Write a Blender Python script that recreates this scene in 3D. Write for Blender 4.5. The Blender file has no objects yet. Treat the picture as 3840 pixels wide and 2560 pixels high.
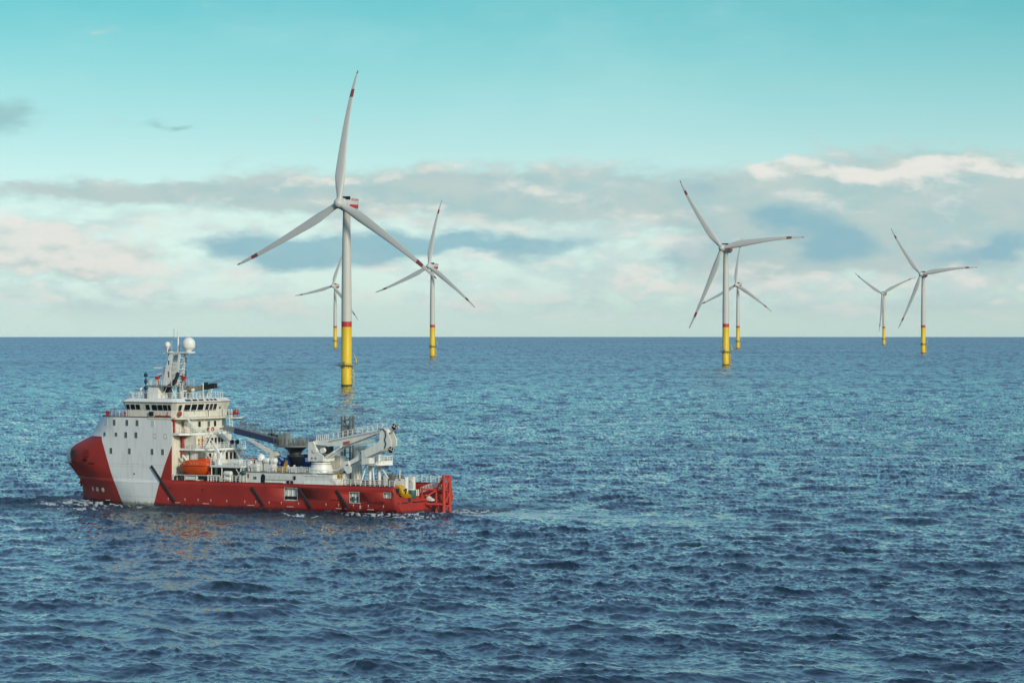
import bpy, bmesh, math, random
import numpy as np
from mathutils import Vector, Matrix, Euler

SC = bpy.context.scene
COL = SC.collection
rad = math.radians
random.seed(7)

# ------------------------------------------------------------------ helpers
EARTH = 6.371e6          # the sea follows the curve of the earth, so the horizon is a real one
CAM_H = 34.0


def sea_drop(x, y):
    return -(x * x + y * y) / (2 * EARTH)


def link(o, parent=None):
    COL.objects.link(o)
    if parent is not None:
        o.parent = parent
    return o


def tag(o, label=None, cat=None, group=None, kind=None):
    if label: o['label'] = label
    if cat: o['category'] = cat
    if group: o['group'] = group
    if kind: o['kind'] = kind
    return o


def empty(name, loc=(0, 0, 0), rz=0.0):
    o = bpy.data.objects.new(name, None)
    o.empty_display_size = 1.0
    o.location = loc
    o.rotation_euler = (0, 0, rz)
    return link(o)


def copy_tree(o, parent=None):
    c = o.copy()
    COL.objects.link(c)
    c.parent = parent
    for ch in list(o.children):
        copy_tree(ch, c)
    return c


class MB:
    """collects shapes of ONE part, then links them as one mesh object"""

    def __init__(self):
        self.v = []; self.f = []; self.mi = []; self.sm = []

    def add(self, vs, fs, mi=0, smooth=False):
        b = len(self.v)
        self.v += [tuple(p) for p in vs]
        for f in fs:
            self.f.append([i + b for i in f]); self.mi.append(mi); self.sm.append(smooth)
        return self

    def box(self, c, s, rot=None, mi=0):
        hx, hy, hz = s[0] / 2, s[1] / 2, s[2] / 2
        vs = [Vector((x, y, z)) for x in (-hx, hx) for y in (-hy, hy) for z in (-hz, hz)]
        if rot is not None: vs = [rot @ p for p in vs]
        c = Vector(c)
        return self.add([p + c for p in vs], [(0, 1, 3, 2), (4, 6, 7, 5), (0, 4, 5, 1), (2, 3, 7, 6), (0, 2, 6, 4), (1, 5, 7, 3)], mi)

    def bb(self, x0, x1, y0, y1, z0, z1, mi=0):
        return self.box(((x0 + x1) / 2, (y0 + y1) / 2, (z0 + z1) / 2), (abs(x1 - x0), abs(y1 - y0), abs(z1 - z0)), None, mi)

    def beam(self, a, b, w, h, up=(0, 0, 1), mi=0):
        a = Vector(a); b = Vector(b); d = (b - a)
        L = d.length
        if L < 1e-6: return self
        d.normalize(); u = Vector(up)
        if abs(d.dot(u)) > .98: u = Vector((1, 0, 0))
        s = d.cross(u).normalized(); u = s.cross(d).normalized()
        m = Matrix((d, s, u)).transposed()
        return self.box((a + b) / 2, (L, w, h), m, mi)

    def ring(self, pts_list, closed=True, cap=True, mi=0, smooth=True):
        n = len(pts_list[0]); vs = []; fs = []
        for r in pts_list: vs += r
        for k in range(len(pts_list) - 1):
            for i in range(n if closed else n - 1):
                j = (i + 1) % n
                fs.append((k * n + i, k * n + j, (k + 1) * n + j, (k + 1) * n + i))
        self.add(vs, fs, mi, smooth)
        if cap:
            self.add(pts_list[0], [tuple(range(n))[::-1]], mi)
            self.add(pts_list[-1], [tuple(range(n))], mi)
        return self

    def tube(self, a, b, r0, r1=None, n=10, mi=0, cap=True):
        if r1 is None: r1 = r0
        a = Vector(a); b = Vector(b); d = (b - a).normalized()
        u = Vector((0, 0, 1)) if abs(d.z) < .95 else Vector((1, 0, 0))
        s = d.cross(u).normalized(); u = s.cross(d)
        R = lambda c, r: [c + (s * math.cos(t) + u * math.sin(t)) * r for t in [2 * math.pi * i / n for i in range(n)]]
        return self.ring([R(a, r0), R(b, r1)], True, cap, mi)

    def path(self, pts, r, n=8, mi=0):
        for i in range(len(pts) - 1): self.tube(pts[i], pts[i + 1], r, r, n, mi)
        return self

    def lathe(self, c, prof, n=24, axis='z', mi=0, rot=None):
        """prof: list of (radius, height) around axis through c"""
        c = Vector(c); rs = []
        for r, h in prof:
            ring = []
            for i in range(n):
                t = 2 * math.pi * i / n
                p = Vector((r * math.cos(t), r * math.sin(t), h))
                if axis == 'x': p = Vector((h, r * math.cos(t), r * math.sin(t)))
                if axis == 'y': p = Vector((r * math.sin(t), h, r * math.cos(t)))
                if rot is not None: p = rot @ p
                ring.append(c + p)
            rs.append(ring)
        return self.ring(rs, True, True, mi)

    def prism(self, poly, d0, d1, axis='y', mi=0):
        """poly of 2-D points extruded along axis from d0 to d1"""
        def P(p, d):
            if axis == 'y': return (p[0], d, p[1])
            if axis == 'x': return (d, p[0], p[1])
            return (p[0], p[1], d)
        n = len(poly)
        vs = [P(p, d0) for p in poly] + [P(p, d1) for p in poly]
        fs = [tuple(range(n))[::-1], tuple(range(n, 2 * n))] + [(i, (i + 1) % n, n + (i + 1) % n, n + i) for i in range(n)]
        return self.add(vs, fs, mi)

    def rail(self, pts, h=1.1, post=1.5, r=.035, bars=2, mi=0):
        """hand rail along a polyline at deck level: posts and bars"""
        for i in range(len(pts) - 1):
            a = Vector(pts[i]); b = Vector(pts[i + 1]); L = (b - a).length
            k = max(1, int(round(L / post)))
            for q in range(k + 1):
                p = a.lerp(b, q / k); self.beam(p, p + Vector((0, 0, h)), 2 * r, 2 * r, mi=mi)
            for q in range(bars + 1):
                z = Vector((0, 0, h * (1 - q / (bars + 1))))
                self.beam(a + z, b + z, 2 * r * (1 if q == 0 else .7), 2 * r * (1 if q == 0 else .7), mi=mi)
        return self

    def clusters(self):
        """pieces that stand apart from one another (more than a few centimetres of air between them)"""
        n = len(self.v); p = list(range(n))

        def find(a, q):
            while q[a] != a: q[a] = q[q[a]]; a = q[a]
            return a
        for f in self.f:
            for i in f[1:]: p[find(i, p)] = find(f[0], p)
        g = {}
        for i in range(n): g.setdefault(find(i, p), []).append(i)
        keys = list(g); arr = np.array(self.v, dtype=float)
        lo = np.array([arr[g[k]].min(0) for k in keys]) - .06; hi = np.array([arr[g[k]].max(0) for k in keys]) + .06
        q = list(range(len(keys)))
        for i in range(len(keys)):
            hit = np.all((lo[:i] < hi[i]) & (lo[i] < hi[:i]), axis=1)
            for j in np.nonzero(hit)[0]: q[find(i, q)] = find(int(j), q)
        cl = {}
        for i, k in enumerate(keys): cl.setdefault(find(i, q), set()).update(g[k])
        return list(cl.values())

    def build(self, name, mats, parent=None, loc=None, bevel=0, auto=True):
        if auto and len(self.f) > 6:
            cl = self.clusters()
            if len(cl) > 1:                               # each separate piece becomes a part of its own
                first = None
                for c in cl:
                    idx = sorted(c); new = {o: i for i, o in enumerate(idx)}; mb = MB(); mb.v = [self.v[i] for i in idx]
                    for f, mi, sm in zip(self.f, self.mi, self.sm):
                        if f[0] in c: mb.f.append([new[i] for i in f]); mb.mi.append(mi); mb.sm.append(sm)
                    o = mb.build(name, mats, parent, loc, bevel, False)
                    first = first or o
                return first
        me = bpy.data.meshes.new(name)
        me.from_pydata(self.v, [], self.f)
        if not isinstance(mats, (list, tuple)): mats = [mats]
        for m in mats: me.materials.append(m)
        me.polygons.foreach_set('material_index', self.mi)
        me.polygons.foreach_set('use_smooth', self.sm)
        bm = bmesh.new(); bm.from_mesh(me)
        bmesh.ops.recalc_face_normals(bm, faces=bm.faces)
        bm.to_mesh(me); bm.free(); me.update()
        o = bpy.data.objects.new(name, me)
        if loc is not None: o.location = loc
        link(o, parent)
        if bevel:
            b = o.modifiers.new('bevel', 'BEVEL'); b.width = bevel; b.segments = 2; b.limit_method = 'ANGLE'; b.angle_limit = rad(40)
        return o


# ------------------------------------------------------------------ materials
MATS = {}


def node_mat(name):
    m = bpy.data.materials.new(name); m.use_nodes = True
    nt = m.node_tree
    return m, nt, nt.nodes['Principled BSDF']


def paint(name, col, rough=.45, metal=0, dirt=.25, dirt_col=None, scale=.35, streak=True, spec=.4):
    """painted metal: slow tone variation, rain streaks, fine grain"""
    m, nt, b = node_mat(name)
    tc = nt.nodes.new('ShaderNodeTexCoord')
    mp = nt.nodes.new('ShaderNodeMapping'); mp.inputs['Scale'].default_value = (scale, scale, scale * (.18 if streak else 1))
    nt.links.new(tc.outputs['Object'], mp.inputs['Vector'])
    nz = nt.nodes.new('ShaderNodeTexNoise'); nz.inputs['Scale'].default_value = 3.1; nz.inputs['Detail'].default_value = 6; nz.inputs['Roughness'].default_value = .65
    nt.links.new(mp.outputs['Vector'], nz.inputs['Vector'])
    rp = nt.nodes.new('ShaderNodeValToRGB')
    rp.color_ramp.elements[0].position = .42; rp.color_ramp.elements[0].color = (0, 0, 0, 1)
    rp.color_ramp.elements[1].position = .78; rp.color_ramp.elements[1].color = (1, 1, 1, 1)
    nt.links.new(nz.outputs['Fac'], rp.inputs['Fac'])
    mul = nt.nodes.new('ShaderNodeMath'); mul.operation = 'MULTIPLY'; mul.inputs[1].default_value = dirt
    nt.links.new(rp.outputs['Color'], mul.inputs[0])
    mx = nt.nodes.new('ShaderNodeMix'); mx.data_type = 'RGBA'
    dc = dirt_col or tuple(c * .55 for c in col)
    mx.inputs[6].default_value = (*col, 1); mx.inputs[7].default_value = (*dc, 1)
    nt.links.new(mul.outputs[0], mx.inputs[0]); nt.links.new(mx.outputs[2], b.inputs['Base Color'])
    b.inputs['Roughness'].default_value = rough; b.inputs['Metallic'].default_value = metal
    b.inputs['Specular IOR Level'].default_value = spec
    MATS[name] = m
    return m


WHITE = (.74, .76, .71); CREAM = (.60, .59, .50); RED = (.33, .035, .030)
white = paint('white_paint', WHITE, .42, dirt=.5, dirt_col=(.42, .39, .31), scale=.6)
cream = paint('house_paint', (.70, .69, .59), .45, dirt=.7, dirt_col=(.36, .31, .21), scale=.6)
greyp = paint('grey_paint', (.20, .22, .21), .5, dirt=.4)
deckm = paint('deck_paint', (.10, .12, .11), .7, dirt=.4, streak=False)
blade_red = paint('blade_marking', (.24, .055, .055), .45, dirt=.2, scale=.1)
algae = paint('algae', (.07, .075, .02), .7, dirt=.5)
redp = paint('red_paint', (.36, .034, .022), .4, dirt=.3)
redb = paint('bright_red_paint', (.42, .046, .030), .4, dirt=.25)
orange = paint('orange_plastic', (.62, .085, .012), .35, dirt=.15)
blue = paint('blue_paint', (.012, .035, .16), .35, dirt=.3)
navy = paint('navy_paint', (.028, .042, .10), .45, dirt=.3)
yellow = paint('yellow_paint', (.52, .30, .010), .45, dirt=.25)
green = paint('green_paint', (.03, .11, .095), .5, dirt=.3)
black = paint('black_paint', (.012, .013, .016), .5, dirt=.2)
rubber = paint('rubber', (.022, .022, .024), .75, dirt=.3)
soot = paint('sooty_steel', (.30, .25, .17), .6, dirt=.85, dirt_col=(.012, .012, .012), scale=.9)
glass, _nt, _b = node_mat('dark_glass'); _b.inputs['Base Color'].default_value = (.012, .016, .022, 1); _b.inputs['Roughness'].default_value = .06; _b.inputs['Specular IOR Level'].default_value = .6
gglass, _nt, _b = node_mat('grey_glass'); _b.inputs['Base Color'].default_value = (.10, .125, .115, 1); _b.inputs['Roughness'].default_value = .12
tower_white = paint('tower_paint', (.52, .53, .48), .4, dirt=.12, scale=.03)
blade_white = paint('blade_paint', (.50, .52, .49), .38, dirt=.10, scale=.05, streak=False)
mark_red = paint('marking_red', (.46, .035, .035), .45, dirt=.15, scale=.1)
found_yel = paint('foundation_yellow', (.68, .47, .012), .45, dirt=.2, dirt_col=(.45, .29, .01), scale=.06)
steel = paint('galvanised_steel', (.22, .21, .17), .5, metal=.3, dirt=.3)

# ------------------------------------------------------------------ camera
cam = bpy.data.cameras.new('camera')
cam.sensor_width = 36.0; cam.lens = 112.5
cam.clip_start = 1.0; cam.clip_end = 200000
co = bpy.data.objects.new('camera', cam); link(co)
co.location = (0, 0, CAM_H)
co.rotation_euler = (rad(90) - (1280 - 1223.8) / 12000.0, 0, 0)
SC.camera = co

# ------------------------------------------------------------------ sun and sky
SUN_EL, SUN_AZ = rad(22), rad(148)     # azimuth clockwise from +Y (the viewing direction): behind the camera, to the right
sun = bpy.data.lights.new('sun', 'SUN'); sun.energy = 2.9; sun.angle = rad(10); sun.color = (1, .87, .68)
so = bpy.data.objects.new('sun', sun); link(so)
sd = Vector((math.sin(SUN_AZ) * math.cos(SUN_EL), math.cos(SUN_AZ) * math.cos(SUN_EL), math.sin(SUN_EL)))
so.rotation_euler = (-sd).to_track_quat('-Z', 'Y').to_euler()
so.location = (0, 0, 200)

W = bpy.data.worlds.new('World'); SC.world = W; W.use_nodes = True
nt = W.node_tree
for n in list(nt.nodes): nt.nodes.remove(n)
N = nt.nodes.new; Lk = nt.links.new


def sock(node, idx, v):
    if isinstance(v, bpy.types.NodeSocket): Lk(v, node.inputs[idx])
    elif v is not None: node.inputs[idx].default_value = v


def Mth(op, a, b=None, c=None, clamp=False):
    n = N('ShaderNodeMath'); n.operation = op; n.use_clamp = clamp
    sock(n, 0, a); sock(n, 1, b); sock(n, 2, c)
    return n.outputs[0]


def sstep(x, lo, hi):
    n = N('ShaderNodeMapRange'); n.interpolation_type = 'SMOOTHSTEP'
    sock(n, 0, x); n.inputs[1].default_value = lo; n.inputs[2].default_value = hi
    return n.outputs[0]


def mixc(f, a, b):
    n = N('ShaderNodeMix'); n.data_type = 'RGBA'
    sock(n, 0, f); sock(n, 6, a); sock(n, 7, b)
    return n.outputs[2]


out = N('ShaderNodeOutputWorld'); bg = N('ShaderNodeBackground'); bg.inputs['Strength'].default_value = .1
Lk(bg.outputs[0], out.inputs[0])
sky = N('ShaderNodeTexSky'); sky.sky_type = 'NISHITA'; sky.sun_disc = False
sky.sun_elevation = SUN_EL; sky.sun_rotation = SUN_AZ
sky.air_density = 1.0; sky.dust_density = .6; sky.ozone_density = 1.6
tcw = N('ShaderNodeTexCoord'); sp = N('ShaderNodeSeparateXYZ'); Lk(tcw.outputs['Generated'], sp.inputs[0])
X, Y, Z = sp.outputs
AZ = Mth('MULTIPLY', Mth('ARCTAN2', X, Y), 57.29578)        # degrees clockwise from the viewing direction
EL = Mth('MULTIPLY', Mth('ARCSINE', Z), 57.29578)
CLOUDS = True
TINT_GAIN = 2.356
C_GLOW = (.74, .88, .82); C_GREY = (.50, .62, .60); C_HOL = (.38, .57, .59); C_WARM = (.83, .825, .765); C_BLUE = (.24, .48, .57); C_SMALL = (.28, .50, .52); C_LOWB = (.52, .69, .68)
SEA_HS = 1.05; CHOP = 1.4; SEA_Q = 1.0; SEA_RIP = .04; SEA_COL = (.006, .022, .036); SEA_R0 = .035; SEA_R1 = .15; T2G = .64; FAR2 = .42; MEAN_SL = .105

# clouds, placed by compass bearing and height above the horizon (degrees)
wv = N('ShaderNodeCombineXYZ'); sock(wv, 0, AZ); sock(wv, 1, Mth('MULTIPLY', EL, 2.3)); wv.inputs[2].default_value = 3.7


def noise(vec, scale, detail, rough, off=0.0, dist=0.0):
    n = N('ShaderNodeTexNoise'); n.noise_dimensions = '4D'; n.inputs['W'].default_value = off
    Lk(vec, n.inputs['Vector']); n.inputs['Scale'].default_value = scale
    n.inputs['Detail'].default_value = detail; n.inputs['Roughness'].default_value = rough; n.inputs['Distortion'].default_value = dist
    return n.outputs['Fac'], n.outputs['Color']


wf, wc = noise(wv.outputs[0], .55, 7, .58, 1.3)
sw = N('ShaderNodeSeparateXYZ'); Lk(wc, sw.inputs[0])
AZw = Mth('ADD', AZ, Mth('MULTIPLY', Mth('SUBTRACT', sw.outputs[0], .5), 2.6))
ELw = Mth('ADD', EL, Mth('MULTIPLY', Mth('SUBTRACT', sw.outputs[1], .5), .95))
puf, _ = noise(wv.outputs[0], .95, 10, .60, 5.1)
puf2, _ = noise(wv.outputs[0], .6, 8, .56, 9.4)


def blobs(lst):
    """sum of soft ellipses (bearing, height, half width, half height, weight)"""
    tot = None
    for a, e, ra, re, w in lst:
        du = Mth('MULTIPLY', Mth('SUBTRACT', AZw, a), 1 / ra)
        dv = Mth('MULTIPLY', Mth('SUBTRACT', ELw, e), 1 / re)
        q = Mth('ADD', Mth('MULTIPLY', du, du), Mth('MULTIPLY', dv, dv))
        g = Mth('MULTIPLY', Mth('EXPONENT', Mth('MULTIPLY', q, -1.0)), w)
        tot = g if tot is None else Mth('ADD', tot, g)
    return tot


def dg(x, y, rx, ry, w): return ((x - 1176) / 128.3, (749.6 - y) / 128.3, rx / 128.3, ry / 128.3, w)


CL_GREY = [dg(*t) for t in ((120, 440, 260, 26, .75), (420, 440, 200, 30, .7), (760, 445, 280, 48, .9), (1120, 440, 300, 56, 1.0), (1420, 450, 180, 50, .9),
                            (640, 470, 200, 40, .5), (1650, 470, 130, 70, .7), (1850, 470, 180, 90, 1.0), (2100, 470, 200, 90, 1.1), (2330, 490, 130, 110, 1.1), (1900, 580, 300, 60, .8), (1850, 500, 330, 105, .75), (2200, 520, 240, 110, .7), (1150, 470, 380, 66, .4),
                            (140, 625, 230, 26, .8), (1700, 600, 200, 60, .5))]
CL_WARM = [dg(*t) for t in ((85, 552, 100, 46, 1.9), (20, 600, 200, 44, 1.2), (330, 600, 120, 40, .7), (230, 590, 120, 30, .5), (1790, 386, 100, 27, 1.4), (1960, 408, 110, 26, .8), (2120, 395, 90, 22, .6), (2290, 392, 115, 25, 1.05),
                            (760, 415, 150, 14, .7), (1100, 395, 200, 16, .5), (1350, 430, 120, 22, .5), (980, 480, 90, 20, .5), (1040, 600, 200, 40, .5), (1480, 660, 260, 44, .5), (1950, 650, 240, 36, .55),
                            (2250, 650, 120, 40, .5), (560, 660, 260, 36, .35), (1120, 680, 260, 30, .4), (1560, 560, 80, 26, .5), (2050, 420, 60, 20, .6))]
CL_BLUE = [dg(*t) for t in ((540, 560, 120, 32, 1.1), (720, 574, 190, 40, 1.5), (880, 562, 100, 30, 1.0), (1040, 552, 100, 24, 1.1), (1190, 558, 120, 24, 1.2), (1290, 575, 60, 20, .7),
                            (1780, 505, 95, 30, 1.2), (1910, 560, 115, 46, 1.5), (2300, 575, 80, 46, 1.5), (1580, 560, 110, 36, .7), (2160, 590, 90, 20, .6), (1500, 590, 60, 24, .5), (1200, 590, 50, 16, .5),
                            (1620, 430, 120, 40, .45), (2220, 470, 120, 40, .4))]
CL_SMALL = [dg(*t) for t in ((20, 285, 70, 42, 1.1), (365, 285, 48, 9, .9), (585, 55, 50, 14, .3), (1930, 305, 40, 10, .3))]
CL_GLOW = [dg(*t) for t in ((300, 520, 330, 45, .9), (1000, 520, 420, 22, .9), (1450, 545, 160, 30, .6), (900, 640, 700, 60, .5), (300, 680, 300, 30, .5))]

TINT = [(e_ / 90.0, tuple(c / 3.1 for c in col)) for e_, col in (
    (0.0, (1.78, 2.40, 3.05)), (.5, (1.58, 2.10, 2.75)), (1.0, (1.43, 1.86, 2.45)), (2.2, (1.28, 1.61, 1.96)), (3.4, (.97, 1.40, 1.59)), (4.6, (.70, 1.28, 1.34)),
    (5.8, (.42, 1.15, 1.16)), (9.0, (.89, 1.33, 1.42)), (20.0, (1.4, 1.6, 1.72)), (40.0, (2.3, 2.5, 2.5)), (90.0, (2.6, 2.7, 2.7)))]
rp = N('ShaderNodeValToRGB')          # sky tint by height: pale horizon, turquoise above, overhead brightened as added fill light
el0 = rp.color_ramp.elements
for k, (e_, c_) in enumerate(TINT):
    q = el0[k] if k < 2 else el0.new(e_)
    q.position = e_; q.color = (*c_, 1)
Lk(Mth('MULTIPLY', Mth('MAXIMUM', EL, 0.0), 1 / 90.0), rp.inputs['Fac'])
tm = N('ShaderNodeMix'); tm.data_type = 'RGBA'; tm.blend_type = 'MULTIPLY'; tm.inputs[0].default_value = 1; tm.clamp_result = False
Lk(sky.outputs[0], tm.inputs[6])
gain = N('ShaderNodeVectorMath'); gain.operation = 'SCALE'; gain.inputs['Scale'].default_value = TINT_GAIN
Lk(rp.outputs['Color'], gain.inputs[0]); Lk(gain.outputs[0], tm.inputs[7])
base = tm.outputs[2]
CS = 10.0                                # cloud radiances in units of the background strength (x 0.1)
K = lambda r, g, b: (r * CS, g * CS, b * CS, 1)
if CLOUDS:
    S5 = lambda x, k: Mth('MULTIPLY', Mth('SUBTRACT', x, .5), k)
    # the same billows seen a little higher up: where the cloud thins above, its top catches the low sun
    wu = N('ShaderNodeCombineXYZ'); sock(wu, 0, Mth('ADD', AZ, .12)); sock(wu, 1, Mth('MULTIPLY', Mth('ADD', EL, .2), 2.3)); wu.inputs[2].default_value = 3.7
    puf_up, _ = noise(wu.outputs[0], .95, 10, .60, 5.1)
    relief = Mth('SUBTRACT', puf, puf_up)
    tone, _ = noise(wv.outputs[0], .9, 6, .55, 14.2)
    low = Mth('MULTIPLY', sstep(EL, -.1, .5), sstep(Mth('ADD', EL, S5(tone, 1.2)), 2.6, 1.6))
    # veil of bright haze between the banks
    glow = sstep(Mth('ADD', blobs(CL_GLOW), S5(puf2, 1.1)), .0, 1.3)
    base = mixc(Mth('MULTIPLY', glow, .7), base, K(*C_GLOW))
    # low mottled cloud down to the horizon
    mott = Mth('MULTIPLY', sstep(Mth('ADD', puf2, Mth('MULTIPLY', relief, .6)), .36, .58), low)
    mcol = mixc(sstep(Mth('ADD', tone, Mth('MULTIPLY', relief, 1.6)), .45, .78), K(*C_LOWB), K(*C_WARM))
    base = mixc(Mth('MULTIPLY', mott, .68), base, mcol)
    # the grey banks: cream tops, blue-grey hollows
    gsum = Mth('ADD', blobs(CL_GREY), S5(puf, 1.9))
    grey = sstep(gsum, .2, .88)
    wsum = blobs(CL_WARM)
    lit = sstep(Mth('ADD', Mth('ADD', Mth('MULTIPLY', relief, 1.6), Mth('MULTIPLY', wsum, .55)), S5(tone, 1.3)), .05, .75)
    hollow = sstep(Mth('SUBTRACT', S5(tone, 1.8), Mth('MULTIPLY', relief, 1.8)), -.25, .45)
    gcol = mixc(Mth('MULTIPLY', hollow, .75), K(*C_GREY), K(*C_HOL))
    gcol = mixc(lit, gcol, K(*C_WARM))
    base = mixc(Mth('MULTIPLY', grey, .92), base, gcol)
    warm = sstep(Mth('ADD', wsum, S5(puf, 1.9)), .28, .92)
    base = mixc(Mth('MULTIPLY', warm, .85), base, mixc(sstep(Mth('MULTIPLY', relief, 2.0), -.5, .12), K(*C_GREY), K(*C_WARM)))
    dark = sstep(Mth('ADD', blobs(CL_BLUE), Mth('ADD', S5(puf, 1.3), S5(puf2, .9))), .15, 1.2)
    base = mixc(Mth('MULTIPLY', dark, .85), base, mixc(sstep(S5(tone, 2), -.1, .8), K(*C_BLUE), K(*C_HOL)))
    small = sstep(Mth('ADD', blobs(CL_SMALL), S5(puf, 1.1)), .15, 1.1)
    base = mixc(Mth('MULTIPLY', small, .75), base, K(*C_SMALL))
    # faint high cirrus breaks up the clear sky
    cir, _ = noise(wv.outputs[0], .22, 6, .6, 21.0)
    cf = Mth('MULTIPLY', sstep(cir, .45, .75), .16)
    base = mixc(cf, base, K(.62, .86, .88))
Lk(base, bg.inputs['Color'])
W.cycles.sampling_method = 'MANUAL'; W.cycles.sample_map_resolution = 2048

SC.view_settings.view_transform = 'Standard'; SC.view_settings.look = 'None'
SC.view_settings.exposure = 0; SC.view_settings.gamma = 1
SC.render.engine = 'CYCLES'
SC.cycles.use_denoising = True
SC.cycles.caustics_reflective = False; SC.cycles.caustics_refractive = False
# ------------------------------------------------------------------ sea
rng = np.random.default_rng(11)
WIND = np.array([.50, .866])             # the wind blows away from the viewer, to the right: the rotors face it


def wave_tile(L, NN, k0, k1, kp):
    k1d = 2 * np.pi * np.fft.fftfreq(NN, L / NN)
    kx, ky = np.meshgrid(k1d, k1d, indexing='ij')
    k = np.hypot(kx, ky); k[0, 0] = 1
    cs = (kx * WIND[0] + ky * WIND[1]) / k
    spread = np.where(cs > 0, cs ** 2, .06 * cs ** 2) + .05
    S = k ** -3.75 * np.exp(-1.25 * (kp / k) ** 2) * spread
    if k0 > 1: S *= (k / k0) ** .75                                   # wind ripples on top of the running sea
    S[(k < k0) | (k >= k1)] = 0; S[0, 0] = 0
    dk = 2 * np.pi / L
    a = (rng.normal(size=k.shape) + 1j * rng.normal(size=k.shape)) * np.sqrt(S) * dk
    inv = lambda f: np.real(np.fft.ifft2(f)) * NN * NN
    return dict(L=L, N=NN, h=inv(a), sx=inv(1j * kx * a), sy=inv(1j * ky * a), dx=inv(1j * kx / k * a), dy=inv(1j * ky / k * a))


KP = 2 * np.pi / 21.0
T1 = wave_tile(397.0, 1024, 2 * np.pi / 150, 2 * np.pi / 5.0, KP)
T2 = wave_tile(71.0, 512, 2 * np.pi / 5.0, 2 * np.pi / .5, KP)
gain_ = SEA_HS / 4.0 / np.sqrt(T1['h'].var() + T2['h'].var())
for T in (T1, T2):
    for q in ('h', 'sx', 'sy', 'dx', 'dy'): T[q] = T[q] * gain_
print('slope var', T1['sx'].var() + T1['sy'].var(), T2['sx'].var() + T2['sy'].var())


def samp(T, q, x, y):
    NN = T['N']; u = x / T['L'] * NN; v = y / T['L'] * NN
    i = np.floor(u).astype(np.int64); j = np.floor(v).astype(np.int64); fu = u - i; fv = v - j
    i0 = i % NN; i1 = (i + 1) % NN; j0 = j % NN; j1 = (j + 1) % NN; A = T[q]
    return (A[i0, j0] * (1 - fu) + A[i1, j0] * fu) * (1 - fv) + (A[i0, j1] * (1 - fu) + A[i1, j1] * fu) * fv


SHIP_TH = rad(31.7)
SHIP_O = np.array([-16.150, 586.609])
FW = np.array([-math.cos(SHIP_TH), math.sin(SHIP_TH)]); PO = np.array([-math.sin(SHIP_TH), -math.cos(SHIP_TH)])


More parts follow.
